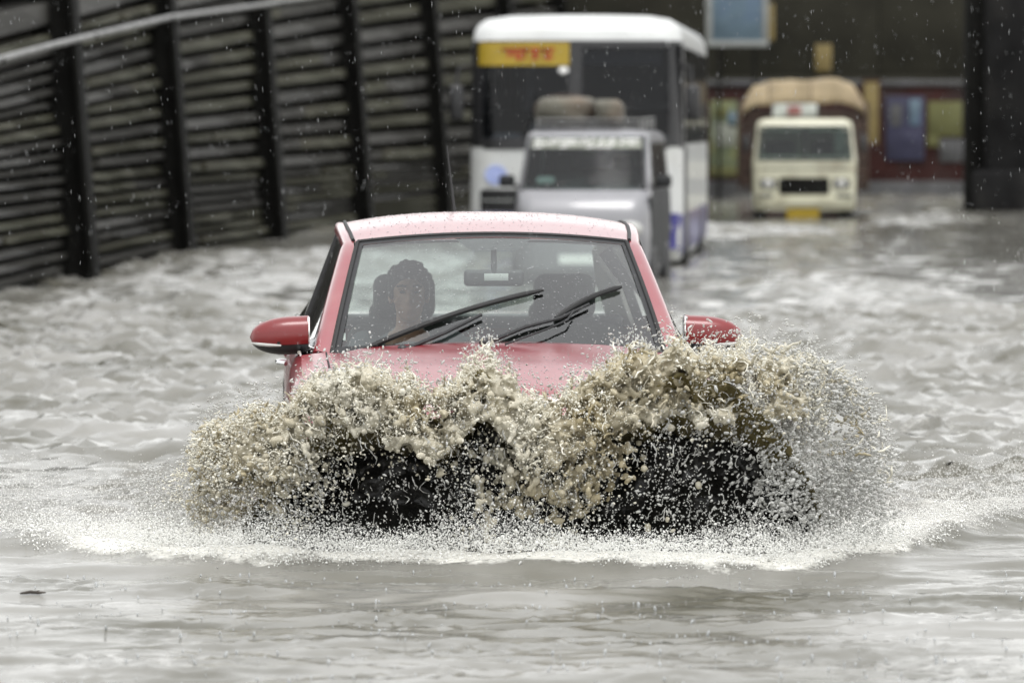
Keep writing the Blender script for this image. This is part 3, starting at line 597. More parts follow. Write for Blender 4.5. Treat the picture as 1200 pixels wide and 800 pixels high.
for k in range(70):
    zz = rh.uniform(-.05, 1); ph = k * 2.39996; q = math.sqrt(1 - zz * zz); v_ = Vector((q * math.cos(ph), q * math.sin(ph), zz))
    if v_.y < -.45 and v_.z < .62: continue
    hr.ell(H + Vector((0, .030, .050)) + Vector((v_.x * .088, v_.y * .104, v_.z * .086)), (rh.uniform(.012, .020), rh.uniform(.012, .022), rh.uniform(.010, .017)), None, 8, 6)
for s in (-1, 1): hr.ell(H + Vector((s * .074, .005, .020)), (.018, .042, .045)); hr.ell(H + Vector((s * .045, -.062, .092)), (.035, .03, .022))
remeshed('hair', hr, M['hair'], person, .0055, 1)
for s in (-1, 1): MB().ell(H + Vector((s * .031, -.083, .012)), (.012, .009, .0065), None, 10, 8).build('eye', M['rubber'], person)
for s in (-1, 1): MB().tube([H + Vector((s * .014, -.093, .036)), H + Vector((s * .033, -.092, .041)), H + Vector((s * .053, -.078, .036))], .005, 6).build('eyebrow', M['hair'], person)

# ---- rain beads standing on the paint and glass
def bead_pts(fn, n, u0, u1, v0, v1):
    P = []; D = []; r_ = random.Random(n)
    for _ in range(n):
        u, v = r_.uniform(u0, u1), r_.uniform(v0, v1); p = fn(u, v); a = fn(u + .01, v) - p; b_ = fn(u, v + .01) - p; nn = a.cross(b_).normalized(); nn = -nn if nn.z < 0 else nn; P.append(p + nn * .0008); D.append(nn)
    return P, D
BEADS = [bead_pts(lambda u, v: WS(u, v), 1100, -.95, .95, .06, .97), bead_pts(RF, 900, -.95, .95, .01, .6), bead_pts(lambda u, v: Vector((u * .68, -1.6 + .6 * v, ztop(-1.6 + .6 * v) + .005 + .052 * (1 - (u * .68 / .8) ** 2))), 900, -1, 1, 0, 1)]

# ================================================================== OTHER VEHICLES
class Shell:
    """Closed vehicle skin from plan contours; L = [(z, half width, front y, rear y, front corner r, rear corner r, bulge)]"""
    def __init__(s, L): s.L = L; s.z = [l[0] for l in L]
    def at(s, z): return [itp(z, s.z, [l[i] for l in s.L]) for i in range(1, 7)]
    def yf(s, x, z): a = s.at(z); xx = min(abs(x), a[0] - a[3]); y = a[1] + a[5] * (xx / a[0]) ** 2; ex = min(max(0, abs(x) - (a[0] - a[3])), a[3]); return y + a[3] - math.sqrt(max(0, a[3] ** 2 - ex ** 2))
    def body(s, name, m, par, keep=None, sub=4, ns=40):
        rg = []
        for a, b in zip(s.L[:-1], s.L[1:]):
            k_ = max(1, int(abs(b[0] - a[0]) / 0.07))
            for k in range(k_):
                q = [a[i] + (b[i] - a[i]) * k / k_ for i in range(7)]; rg.append([Vector((x, y, q[0])) for x, y in contour(*q[1:], 25, 8, ns)])
        q = s.L[-1]; rg.append([Vector((x, y, q[0])) for x, y in contour(*q[1:], 25, 8, ns)])
        return MB().loft(rg, True, True, True, keep).build(name, m, par, 50)
    def front(s, name, x0, x1, z0, z1, m, par, off=.01, th=.02, r=0, n=(15, 9)):
        def fn(u, v):
            z = z0 + (z1 - z0) * v; e = 0
            if r: dz = min(v, 1 - v) * (z1 - z0); e = (r - math.sqrt(max(0, r * r - (r - dz) ** 2))) if dz < r else 0
            x = x0 + e + (x1 - x0 - 2 * e) * u; return (x, s.yf(x, z) - off, z)
        return MB().grid(fn, lin(0, 1, n[0]), ([0, .03, .08] + lin(.15, .85, n[1]) + [.92, .97, 1]) if r else lin(0, 1, n[1]), (0, th, 0)).build(name, m, par, 60)
    def side(s, name, sg, y0, y1, z0, z1, m, par, off=.01, sl=(0, 0)):
        return MB().grid(lambda u, v: (sg * (s.at(z0 + (z1 - z0) * v)[0] + off), (y0 + sl[0] * v) + ((y1 + sl[1] * v) - (y0 + sl[0] * v)) * u, z0 + (z1 - z0) * v), lin(0, 1, 5), lin(0, 1, 6), (-sg * .02, 0, 0)).build(name, m, par, 60)
def wheel(par, x, y, r, w, s):
    e_ = empty('wheel', (x, y, r)); e_.parent = par
    MB().loft([[Vector((q, k * r * math.cos(a), k * r * math.sin(a))) for a in lin(0, 2 * math.pi * 31 / 32, 32)] for q, k in ((-w / 2, .55), (-w / 2, .93), (-w * .35, 1), (w * .35, 1), (w / 2, .93), (w / 2, .55))], True).build('tyre', M['rubber'], e_, 40)
    MB().loft([[Vector((q * s, k * r * math.cos(a), k * r * math.sin(a))) for a in lin(0, 2 * math.pi * 23 / 24, 24)] for q, k in ((-w * .4, .56), (w * .45, .56), (w * .3, .4), (w * .42, .16), (w * .42, .02))], True, True, True).build('rim', M['boardframe'], e_, 40)
def letters(par, n, x0, x1, z0, z1, yfun, m, seed, bar=True, name='letter'):
    r_ = random.Random(seed); w = (x1 - x0) / n; h = z1 - z0
    for k in range(n):
        a = x0 + w * (k + .12); b = x0 + w * (k + .88); mb = MB(); t = h * .22
        def stroke(xa, za, xb, zb):
            c = Vector(((xa + xb) / 2, yfun((xa + xb) / 2, (za + zb) / 2), (za + zb) / 2)); L_ = math.hypot(xb - xa, zb - za); mb.rbox(c, (L_ + t, .008, t), 0, Matrix.Rotation(-math.atan2(zb - za, xb - xa), 3, 'Y'))
        if bar: stroke(a - w * .1, z1 - t / 2, b + w * .1, z1 - t / 2)
        for q in range(3):
            c_ = r_.choice(((a, z0, a, z1), (b, z0, b, z1), (a, (z0 + z1) / 2, b, (z0 + z1) / 2), (a, z0, b, z0 + t / 2), (a, z1 - t / 2, b, z1 - t / 2), (a, z0, b, z1), ((a + b) / 2, z0, (a + b) / 2, z1)))
            stroke(*c_)
        mb.build(name, m, par, 0)

# ---- white bus
bus = empty('bus', (.735, 60, -.25), R(-4.0), label='white bus with a yellow destination board and blue bumper behind the silver van', cat='bus')
BS = Shell([(.32, 1.20, .10, 9.6, .25, .2, .10), (.45, 1.24, .02, 9.7, .3, .2, .10), (.9, 1.25, 0, 9.7, .3, .2, .10), (1.62, 1.25, .02, 9.7, .3, .2, .10), (2.2, 1.25, .08, 9.7, .3, .2, .10), (2.9, 1.235, .17, 9.68, .3, .2, .10), (3.02, 1.215, .20, 9.66, .32, .25, .10), (3.10, 1.17, .25, 9.60, .34, .3, .10), (3.16, 1.08, .33, 9.5, .36, .3, .08), (3.20, .85, .5, 9.2, .4, .3, .05), (3.215, .5, .8, 8.8, .3, .3, .02)])
def bkeep(c):
    if c.y < .6 and 1.74 < c.z < 2.84 and abs(c.x) < 1.12: return False
    if abs(c.x) > 1.2 and 1.72 < c.z < 2.80 and .75 < c.y < 9.2: return False
    return True
BS.body('body', M['buswhite'], bus, bkeep)
for (x0, x1) in ((-1.247, -1.09), (-.075, .075), (1.09, 1.247)): BS.front('windscreen_post', x0, x1, 1.66, 2.90, M['plast'], bus, .012, .05)
BS.front('windscreen_header', -1.235, 1.235, 2.82, 2.905, M['plast'], bus, .016, .05); BS.front('windscreen_sill', -1.235, 1.235, 1.63, 1.76, M['plast'], bus, .016, .05)
for (x0, x1) in ((-1.09, -.07), (.07, 1.09)):
    w = BS.front('windscreen', x0, x1, 1.74, 2.84, M['busglass'], bus, .004, .006)
    MB().tube([(x0 + .5, BS.yf(x0 + .5, 1.76) - .04, 1.76), (x0 + .62, BS.yf(x0 + .6, 2.0) - .04, 2.3)], .012, 6).build('wiper_arm', M['plast'], bus)
BS.front('roof_band', -1.0, 1.0, 2.62, 2.80, M['dash'], bus, -.05, .02)
sgn = BS.front('destination_board', -1.15, -.07, 2.61, 2.885, M['yellow'], bus, .03, .04)
letters(sgn, 7, -.86, -.26, 2.69, 2.81, lambda x, z: BS.yf(x, z) - .034, M['redink'], 3)
MB().ell((-.14, BS.yf(-.14, 2.55) + .02, 2.55), (.075, .04, .06)).build('interior_lamp', M['white'], bus)
BS.front('grille', -1.12, .95, .90, 1.16, M['plast'], bus, .012, .03, .04)
for z in (.96, 1.03, 1.10): BS.front('grille_bar', -1.09, .92, z - .010, z + .010, M['boardframe'] if z == 1.03 else M['rubber'], bus, .026, .02)
BS.front('bumper', -1.245, 1.245, .46, .88, M['busblue'], bus, .035, .05, .04, (31, 9))
for sg in (-1, 1): BS.side('blue_skirt', sg, .32, 9.4, .40, .86, M['busblue'], bus, .008)
lg = MB(); lg.loft([[Vector((-.93 + r * math.cos(a), BS.yf(-.93, 1.33) - o, 1.33 + r * .9 * math.sin(a))) for a in lin(0, 2 * math.pi * 31 / 32, 32)] for r, o in ((.13, .004), (.13, .02), (.085, .02), (.085, .012), (.05, .012), (.05, .022), (.01, .022))], True, False, True).build('emblem', M['logo'], bus)
for sg in (-1, 1):
    hl = MB().ell((sg * 1.0, BS.yf(.95, .72) - .03, .72), (.14, .03, .09)).build('headlamp', M['lens'], bus)
    m_ = empty('wing_mirror', (sg * 1.30, -.02, 2.5)); m_.parent = bus
    MB().rbox((sg * .08, -.12, -.33), (.17, .09, .42), .04, seg=3).build('mirror_head', M['plast'], m_); MB().tube([(-sg * .1, .2, .1), (sg * .06, -.1, .08), (sg * .08, -.12, -.15)], .022, 8).build('mirror_arm', M['plast'], m_)
    for k in range(6):
        y0 = .78 + k * 1.41; BS.side('side_window', sg, y0, y0 + 1.33, 1.70, 2.84, M['busglass'], bus, .006); BS.side('window_post', sg, y0 + 1.33, y0 + 1.41, 1.70, 2.84, M['plast'], bus, .012)
    for wy in (1.9, 7.2): wheel(bus, sg * 1.13, wy, .46, .26, sg)
BS.side('door', 1, .95, 1.75, .45, 1.66, M['plast'], bus, .012); BS.side('front_quarter', 1, .31, .76, 1.64, 2.86, M['plast'], bus, .012)
MB().rbox((0, 5.1, .95), (2.3, 8.8, .1), .02).build('floor', M['dash'], bus)
MB().rbox((0, .62, 1.55), (2.3, .6, .30), .1).build('dashboard', M['dash'], bus); MB().rbox((-.82, .50, 1.74), (.36, .3, .16), .06, seg=3).build('dash_cloth', M['leds'], bus); MB().rbox((-.42, .55, 1.80), (.3, .2, .24), .06, seg=3).build('dash_cloth', M['leds'], bus)
MB().rbox((.72, .55, 1.74), (.9, .3, .09), .03).build('dash_cloth', M['leds'], bus)
MB().rbox((0, 5.2, 2.96), (2.2, 8.6, .05), .01).build('ceiling_panel', M['dash'], bus)
MB().tube([(-.62 + .24 * math.cos(a), .95 + .1 * math.sin(a), 1.72 + .20 * math.sin(a)) for a in lin(0, 2 * math.pi, 25)], .018, 8, False).build('steering_wheel', M['rubber'], bus)
for k in range(6):
    for x in (-.75, .75): MB().rbox((x, 1.9 + 1.25 * k, 1.55), (.85, .14, 1.1), .06, seg=3).build('seat', M['seat'], bus)

# ---- silver van with roof rack
van = empty('van', (.715, 53.5, -.25), R(-5.5), label='small silver van with a loaded roof rack and white windscreen banner', cat='van')
VS = Shell([(.28, .66, .06, 3.5, .2, .15, .08), (.40, .705, .0, 3.55, .24, .15, .08), (.75, .72, -.01, 3.56, .24, .15, .08), (1.0, .72, .03, 3.56, .24, .15, .08), (1.10, .715, .09, 3.55, .24, .15, .08), (1.18, .71, .20, 3.55, .22, .15, .08), (1.23, .705, .28, 3.54, .16, .15, .08), (1.78, .65, .80, 3.48, .12, .15, .10), (1.82, .635, .85, 3.45, .12, .15, .10), (1.85, .57, .95, 3.35, .15, .15, .08), (1.866, .40, 1.2, 3.1, .16, .15, .04)])
def vkeep(c):
    if 1.26 < c.z < 1.76 and abs(c.x) < .64 - (c.z - 1.26) * .10 and c.y < 1.1: return False
    if abs(c.x) > .6 and 1.26 < c.z < 1.72 and .95 < c.y < 3.2: return False
    return True
VS.body('body', M['silver'], van, vkeep, ns=30)
w = VS.front('windscreen', -.64, .64, 1.235, 1.785, M['vanglass'], van, .004, .006)
for sg in (-1, 1):
    MB().tube([(sg * (.645 - .05 * t), VS.yf(.645 - .05 * t, 1.235 + .55 * t) - .006, 1.235 + .55 * t) for t in lin(0, 1, 8)], .022, 8).build('windscreen_seal', M['plast'], van)
    VS.side('front_wing', sg, .26, .60, .42, 1.16, M['vandark'], van, .007); VS.side('door_panel', sg, .62, 1.62, .42, 1.22, M['vandark'], van, .008); VS.side('door_panel', sg, 1.66, 2.75, .42, 1.22, M['vandark'], van, .008); VS.side('rear_quarter', sg, 2.78, 3.38, .42, 1.22, M['vandark'], van, .006)  # wing, door and quarter panels toned darker than the silver body
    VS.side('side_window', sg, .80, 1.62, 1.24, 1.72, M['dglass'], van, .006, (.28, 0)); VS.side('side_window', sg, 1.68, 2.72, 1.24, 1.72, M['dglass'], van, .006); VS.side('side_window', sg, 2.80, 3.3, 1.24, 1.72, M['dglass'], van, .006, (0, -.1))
    VS.side('window_post', sg, 1.61, 1.69, 1.24, 1.74, M['plast'], van, .010); VS.side('window_post', sg, 2.71, 2.81, 1.24, 1.74, M['plast'], van, .010)
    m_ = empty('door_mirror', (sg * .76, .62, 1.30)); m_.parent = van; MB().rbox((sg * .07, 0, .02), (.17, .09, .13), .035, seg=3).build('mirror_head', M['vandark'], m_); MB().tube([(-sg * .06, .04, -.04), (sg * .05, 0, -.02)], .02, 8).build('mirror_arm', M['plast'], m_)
    MB().ell((sg * .52, VS.yf(.5, .82) - .01, .82), (.13, .035, .085)).build('headlamp', M['lens'], van)
    for wy in (.55, 2.75): wheel(van, sg * .67, wy, .28, .17, sg); MB().tube([(sg * .722, wy + .33 * math.cos(a), .28 + .33 * math.sin(a)) for a in lin(0, math.pi, 18)], .025, 8).build('arch_trim', M['plast'], van)
bn = VS.front('sun_strip', -.60, .60, 1.665, 1.77, M['ppale'], van, .010, .006)
letters(bn, 12, -.56, .56, 1.675, 1.76, lambda x, z: VS.yf(x, z) - .018, M['white'], 9, False)
VS.front('grille', -.36, .36, .72, .86, M['plast'], van, .012, .03, .03); VS.front('bumper', -.66, .66, .38, .58, M['silver'], van, .05, .08, .05); VS.front('number_plate', -.22, .22, .46, .56, M['white'], van, .062, .01)
MB().tube([(-.3, VS.yf(-.3, 1.28) - .02, 1.28), (.05, VS.yf(.05, 1.4) - .02, 1.33)], .010, 6).build('wiper_arm', M['plast'], van); MB().tube([(.05, VS.yf(0, 1.28) - .02, 1.28), (.42, VS.yf(.42, 1.4) - .02, 1.34)], .010, 6).build('wiper_arm', M['plast'], van)
MB().rbox((0, .85, 1.2), (1.25, .5, .12), .04).build('dashboard', M['dash'], van); MB().rbox((-.42, .62, 1.31), (.2, .16, .10), .04, seg=3).build('dash_trinket', M['leds'], van)
MB().rbox((0, 2.0, .5), (1.25, 2.7, .08), .02).build('floor', M['dash'], van); MB().rbox((0.0, 1.05, 1.62), (.16, .04, .10), .02).build('rear_view_mirror', M['ppale'], van)
for x in (-.33, .33): MB().rbox((x, 1.55, 1.05), (.46, .14, .7), .06, seg=3).rbox((x, 1.6, 1.5), (.25, .1, .18), .04, seg=3).build('seat', M['seat'], van, 50)
MB().rbox((0, 2.6, 1.05), (1.1, .16, .8), .06, seg=3).build('rear_seat', M['seat'], van)
rk = MB()
for x in (-.55, .55): rk.tube([(x, 1.05, 1.90), (x, 3.2, 1.93)], .011, 8); rk.tube([(x, 1.05, 1.97), (x, 3.2, 1.99)], .009, 8)
for y in lin(1.05, 3.2, 7): rk.tube([(-.55, y, 1.91), (.55, y, 1.91)], .009, 8)
for y in lin(1.05, 3.2, 4):
    for x in (-.55, .55): rk.tube([(x, y, 1.84), (x, y, 1.98)], .009, 8)
rk.tube([(-.55, 1.05, 1.97), (.55, 1.05, 1.97)], .009, 8); rk.build('roof_rack', M['pipe'], van)
def lump(c, d, seed, m, name, par, amp=.18, nu=28, nv=14, sag=.0):
    """A stuffed sack or tied bundle: a rounded box pushed about by noise."""
    c = Vector(c); vs = []
    for j in range(nv + 1):
        th = math.pi * j / nv
        for i in range(nu):
            ph = 2 * math.pi * i / nu; p = Vector((math.sin(th) * math.cos(ph), math.sin(th) * math.sin(ph), math.cos(th)))
            p = Vector([math.copysign(abs(q) ** .55, q) for q in p])
            k = 1 + amp * (float(fbm(np.array([p.x * 1.6 + p.z * 1.1 + seed * 7.0]), np.array([p.y * 1.6 - p.z * .9 + seed * 3.0]), seed, 4)[0]) - .5) * 2
            vs.append(Vector((p.x * d[0] / 2 * k, p.y * d[1] / 2 * k, p.z * d[2] / 2 * (k if p.z > 0 else 1) - sag * p.x * p.x)) + c)
    fs = [[j * nu + i, (j + 1) * nu + i, (j + 1) * nu + (i + 1) % nu, j * nu + (i + 1) % nu] for j in range(nv) for i in range(nu)]
    mb = MB(); mb.add(vs, fs); bm = bmesh.new(); me = mb.mesh(name); bm.from_mesh(me); bmesh.ops.remove_doubles(bm, verts=bm.verts[:], dist=1e-5); bm.to_mesh(me); bm.free()
    return link(name, me, m, par, 60)
def onveh(v, p): return v.matrix_basis @ Vector(p)
def load_thing(name, v, p, label, cat, group=None):
    e_ = empty(name, v.location + Matrix.Rotation(v.rotation_euler.z, 3, 'Z') @ Vector(p), v.rotation_euler.z, label=label, cat=cat, group=group); return e_
l1 = load_thing('tied_bundle', van, (-.32, 2.0, 1.92), 'grey brown cloth bundle on the roof rack of the silver van', 'bundle'); lump((0, 0, .15), (.62, 1.3, .30), 2, M['bundle'], 'cloth', l1, .14)
for y in (-.3, .3): MB().tube([(.32 * math.cos(a), y, .15 + .165 * math.sin(a)) for a in lin(0, 2 * math.pi, 20)], .012, 6, False).build('rope', M['wood'], l1)
l2 = load_thing('tied_bundle', van, (.15, 2.0, 1.92), 'smaller brown bundle at the right of the van roof load', 'bundle'); lump((0, 0, .13), (.32, .9, .27), 5, M['bundle'], 'cloth', l2, .16)

# ---- cream truck with sacks
trk = empty('truck', (5.2, 91, -.25), R(-2.5), label='cream lorry with a black grille and yellow number plate, loaded high', cat='truck')
TS = Shell([(.42, .86, .06, 1.5, .12, .1, .06), (.55, .90, .0, 1.55, .14, .1, .06), (1.30, .92, .02, 1.55, .14, .1, .06), (1.92, .85, .20, 1.5, .14, .1, .06), (2.0, .82, .24, 1.47, .15, .1, .06), (2.04, .70, .36, 1.4, .15, .1, .04)])
TS.body('cab', M['cream'], trk, lambda c: not ((1.36 < c.z < 1.86 and abs(c.x) < .78 and c.y < .5) or (abs(c.x) > .8 and 1.36 < c.z < 1.84 and .4 < c.y < 1.3)), ns=16)
TS.front('windscreen', -.80, .80, 1.33, 1.89, M['vanglass'], trk, .004, .006)
for (a, b_) in (((-.83, 1.32), (-.78, 1.90)), ((.83, 1.32), (.78, 1.90)), ((-.83, 1.32), (.83, 1.32)), ((-.78, 1.90), (.78, 1.90)), ((0, 1.32), (0, 1.90))):
    MB().tube([(a[0] + (b_[0] - a[0]) * t, TS.yf(a[0] + (b_[0] - a[0]) * t, a[1] + (b_[1] - a[1]) * t) - .01, a[1] + (b_[1] - a[1]) * t) for t in lin(0, 1, 7)], .022, 8).build('windscreen_seal', M['plast'], trk)
MB().rbox((.66, TS.yf(.6, 1.6) + .12, 1.62), (.26, .02, .4), .01).build('window_sheet', M['ppale'], trk)
TS.front('grille', -.46, .44, .70, 1.0, M['steel'], trk, .014, .03, .05)
for z in (.77, .85, .93): TS.front('grille_bar', -.42, .40, z - .012, z + .012, M['steel'], trk, .024, .02)
TS.front('body_crease', -.85, .85, 1.14, 1.165, M['pgrey'], trk, .006, .01)
TS.front('bumper', -.90, .90, .42, .62, M['cream'], trk, .07, .1, .05); TS.front('number_plate', -.32, .26, .28, .46, M['yellow'], trk, .085, .02)
for sg in (-1, 1):
    TS.front('headlamp_surround', *sorted((sg * .50, sg * .80)), .80, .98, M['pgrey'], trk, .012, .03, .04); MB().ell((sg * .65, TS.yf(.6, .89) - .02, .89), (.085, .03, .075)).build('headlamp', M['lens'], trk)
    TS.front('indicator', *sorted((sg * .56, sg * .84)), .64, .70, M['pgrey'], trk, .012, .02)
    TS.side('side_window', sg, .42, 1.3, 1.34, 1.86, M['dglass'], trk, .006, (.1, 0)); TS.side('door', sg, .32, 1.38, .55, 1.32, M['cream'], trk, .008)
    m_ = empty('wing_mirror', (sg * .98, .15, 1.75)); m_.parent = trk; MB().rbox((sg * .06, -.02, -.15), (.12, .06, .28), .03).build('mirror_head', M['plast'], m_); MB().tube([(-sg * .12, .1, .05), (sg * .06, 0, .05), (sg * .06, -.02, -.1)], .014, 6).build('mirror_arm', M['plast'], m_)
    for wy in (.7, 4.1): wheel(trk, sg * .78, wy, .36, .2, sg)
    for k in range(7): MB().rbox((sg * 1.10, 3.55, .92 + k * .2), (.05, 3.7, .175), .012).build('side_plank', M['wood'], trk)
    for y in (1.72, 2.9, 4.1, 5.38): MB().rbox((sg * 1.14, y, 1.55), (.07, .09, 1.6), .01).build('side_stake', M['wood'], trk)
for k in range(7): MB().rbox((0, 1.70, .92 + k * .2), (2.16, .05, .175), .012).build('headboard_plank', M['wood'], trk)
for x in (-.95, -.32, .32, .95): MB().rbox((x, 1.66, 1.6), (.08, .06, 1.5), .01).build('headboard_stake', M['wood'], trk)
MB().rbox((0, 3.55, .78), (2.1, 3.8, .1), .02).build('load_floor', M['wood'], trk)
MB().rbox((0, 3.2, .5), (.8, 4.8, .2), .03).build('chassis', M['steel'], trk)
MB().rbox((0, .75, 1.3), (1.6, .5, .12), .03).build('dashboard', M['dash'], trk)
for x in (-.4, .4): MB().rbox((x, 1.3, 1.2), (.5, .14, .9), .05, seg=3).build('seat', M['seat'], trk)
bd = MB().rbox((-.16, 1.46, 2.19), (.80, .05, .24), .015).build('name_board', M['leds'], trk)
MB().rbox((-.17, 1.43, 2.19), (.24, .02, .17), .004).build('red_panel', M['dullred'], bd)
tp = load_thing('tarpaulin_load', trk, (0, 1.62, 2.24), 'tan tarpaulin roped over the high load of the cream truck', 'load')
def TPF(u, v):
    x = -1.12 + 2.24 * u; y = -.10 + 3.85 * v; e = min(1, min(u, 1 - u) / .10) ** .5 * min(1, (v + .012) / .06) ** .5
    hump = .34 + .17 * math.exp(-((x - .52) / .40) ** 2) + .13 * math.exp(-((x + .30) / .42) ** 2) + .04 * math.sin(y * 3.1)
    wr = .10 * (float(fbm(np.array([x * 3.2]), np.array([y * 2.2]), 61, 4)[0]) - .5) + .012 * math.sin(x * 13 + 3 * math.sin(y * 4))
    return Vector((x, y - .03 * math.sin(x * 11), -.10 + (hump + wr + .10) * e))
MB().grid(TPF, lin(0, 1, 61), [0, .004, .01, .02, .035, .05] + lin(.07, 1, 40), (0, .02, -.07)).build('tarpaulin', M['tarp'], tp, 60)
for x in (-.62, .12): MB().tube([TPF((x + 1.12) / 2.24, v) + Vector((0, -.01, .012)) for v in lin(0, .9, 24)], .010, 6).build('rope', M['wood'], tp)

# ================================================================== SPLASH, FOAM, RAIN
def water_body_mat():
    """Thick muddy water of the bow wave: dark clear water, olive silt in the thick crest."""
    m = bpy.data.materials.new('bow_wave_water'); m.use_nodes = True; t = m.node_tree; t.nodes.clear(); L = t.links.new
    out = nd(t, 'ShaderNodeOutputMaterial'); p = nd(t, 'ShaderNodeBsdfPrincipled', IOR=1.33, Roughness=0.10); L(p.outputs[0], out.inputs[0])
    at_ = nd(t, 'ShaderNodeAttribute', attribute_name='silt'); tc = nd(t, 'ShaderNodeTexCoord'); n = nd(t, 'ShaderNodeTexNoise', Scale=14.0, Detail=5.0); L(tc.outputs['Object'], n.inputs['Vector'])
    ad = nd(t, 'ShaderNodeMath', operation='ADD'); L(at_.outputs['Fac'], ad.inputs[0]); L(n.outputs[0], ad.inputs[1])
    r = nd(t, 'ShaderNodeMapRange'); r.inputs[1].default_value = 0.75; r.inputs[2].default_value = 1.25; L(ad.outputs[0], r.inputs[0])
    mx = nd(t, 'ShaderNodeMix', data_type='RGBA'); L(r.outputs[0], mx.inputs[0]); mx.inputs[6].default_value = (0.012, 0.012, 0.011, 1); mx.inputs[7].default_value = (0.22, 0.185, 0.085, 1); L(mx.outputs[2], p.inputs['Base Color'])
    b = nd(t, 'ShaderNodeBump', Strength=0.6, Distance=0.03); L(n.outputs[0], b.inputs['Height']); L(b.outputs[0], p.inputs['Normal'])
    return m
def drop_mat(name, col, tr, rough=0.08):
    m = bpy.data.materials.new(name); m.use_nodes = True; t = m.node_tree; p = t.nodes['Principled BSDF']
    n = nd(t, 'ShaderNodeTexNoise', Scale=6.0, Detail=3.0); tc = nd(t, 'ShaderNodeTexCoord'); t.links.new(tc.outputs['Object'], n.inputs['Vector'])
    mx = nd(t, 'ShaderNodeMix', data_type='RGBA'); t.links.new(n.outputs[0], mx.inputs[0]); mx.inputs[6].default_value = (*[c * .8 for c in col], 1); mx.inputs[7].default_value = (*[min(1, c * 1.15) for c in col], 1)
    t.links.new(mx.outputs[2], p.inputs['Base Color'])
    p.inputs['Roughness'].default_value = rough; p.inputs['IOR'].default_value = 1.33; p.inputs['Transmission Weight'].default_value = tr
    return m
DM_froth = drop_mat('silty_froth', (0.80, 0.77, 0.66), 0.15, 0.10)
DM_drop = drop_mat('water_drop', (0.66, 0.66, 0.63), 0.40, 0.05)
DM_mist = drop_mat('white_spray', (0.80, 0.80, 0.77), 0.0, 0.35)
DM_rain = drop_mat('rain_drop', (0.75, 0.77, 0.78), 0.6, 0.05)
# ---- unit solids
def ico(sub):
    bm = bmesh.new(); bmesh.ops.create_icosphere(bm, subdivisions=sub, radius=1); bm.verts.index_update()
    v = np.array([p.co[:] for p in bm.verts]); f = np.array([[q.index for q in p.verts] for p in bm.faces]); bm.free(); return v, f
OCT = (np.array([(1, 0, 0), (-1, 0, 0), (0, 1, 0), (0, -1, 0), (0, 0, 1), (0, 0, -1)], float), np.array([(0, 2, 4), (2, 1, 4), (1, 3, 4), (3, 0, 4), (2, 0, 5), (1, 2, 5), (3, 1, 5), (0, 3, 5)]))
ICO1, ICO2 = ico(1), ico(2)
def frames(dirs):
    z = dirs / np.linalg.norm(dirs, axis=1, keepdims=True); h = np.where(np.abs(z[:, 2:3]) < .9, [[0, 0, 1]], [[1, 0, 0]]); a = np.cross(h, z); a /= np.linalg.norm(a, axis=1, keepdims=True); b = np.cross(z, a)
    return np.stack([a, b, z], 2)                     # columns
def scatter(unit, P, r, el, dirs, wob=0.0):
    """copies of a unit solid: radius r, stretched el times along dirs."""
    v, f = unit; N = len(P); Rm = frames(dirs); S = np.stack([r, r, r * el], 1)
    loc = v[None] * S[:, None, :]
    if wob: loc = loc * (1 + wob * rng.standard_normal((N, len(v), 1)))
    W = np.einsum('nij,nvj->nvi', Rm, loc) + P[:, None, :]
    F_ = (f[None] + (np.arange(N) * len(v))[:, None, None]).reshape(-1, 3)
    return W.reshape(-1, 3), F_
def ligaments(P, dirs, length, r, nseg=6, n=5):
    N = len(P); Rm = frames(dirs); ts = np.linspace(-.5, .5, nseg); b1 = rng.normal(0, .35, (N, 1)); b2 = rng.normal(0, .35, (N, 1)); ph = rng.uniform(0, 6.28, (N, 1))
    cx = b1 * (ts ** 2 * 4) * length[:, None] * .5 + .06 * length[:, None] * np.sin(ts * 9 + ph); cy = b2 * (ts ** 2 * 4) * length[:, None] * .5 + .06 * length[:, None] * np.cos(ts * 8 + ph); cz = ts[None] * length[:, None]
    rad = r[:, None] * (0.35 + .9 * np.abs(np.sin(ts * 7 + ph))) * np.clip(1.25 - (2 * np.abs(ts)) ** 6, .2, 1)
    an = np.arange(n) * 2 * np.pi / n
    loc = np.stack([cx[:, :, None] + rad[:, :, None] * np.cos(an), cy[:, :, None] + rad[:, :, None] * np.sin(an), np.repeat(cz[:, :, None], n, 2)], 3).reshape(N, -1, 3)
    W = np.einsum('nij,nvj->nvi', Rm, loc) + P[:, None, :]
    fs = []
    for i in range(nseg - 1):
        for k in range(n):
            a, b_, c_, d_ = i * n + k, i * n + (k + 1) % n, (i + 1) * n + (k + 1) % n, (i + 1) * n + k; fs += [(a, b_, c_), (a, c_, d_)]
    for k in range(1, n - 1): fs += [(0, k + 1, k), ((nseg - 1) * n, (nseg - 1) * n + k, (nseg - 1) * n + k + 1)]
    f = np.array(fs); return W.reshape(-1, 3), (f[None] + (np.arange(N) * nseg * n)[:, None, None]).reshape(-1, 3)
def stuff(name, parts, mats, label, cat):
    V, F_, b0, mi = [], [], 0, []
    for k, (v, f, m) in enumerate(parts): V.append(v); F_.append(f + b0); b0 += len(v); mi.append(np.full(len(f), m, np.int32))
    me = np_mesh(name, np.concatenate(V), np.concatenate(F_), mats); me.polygons.foreach_set('material_index', np.concatenate(mi))
    o = bpy.data.objects.new(name, me); COL.objects.link(o); return tag(o, label, cat, None, 'stuff')
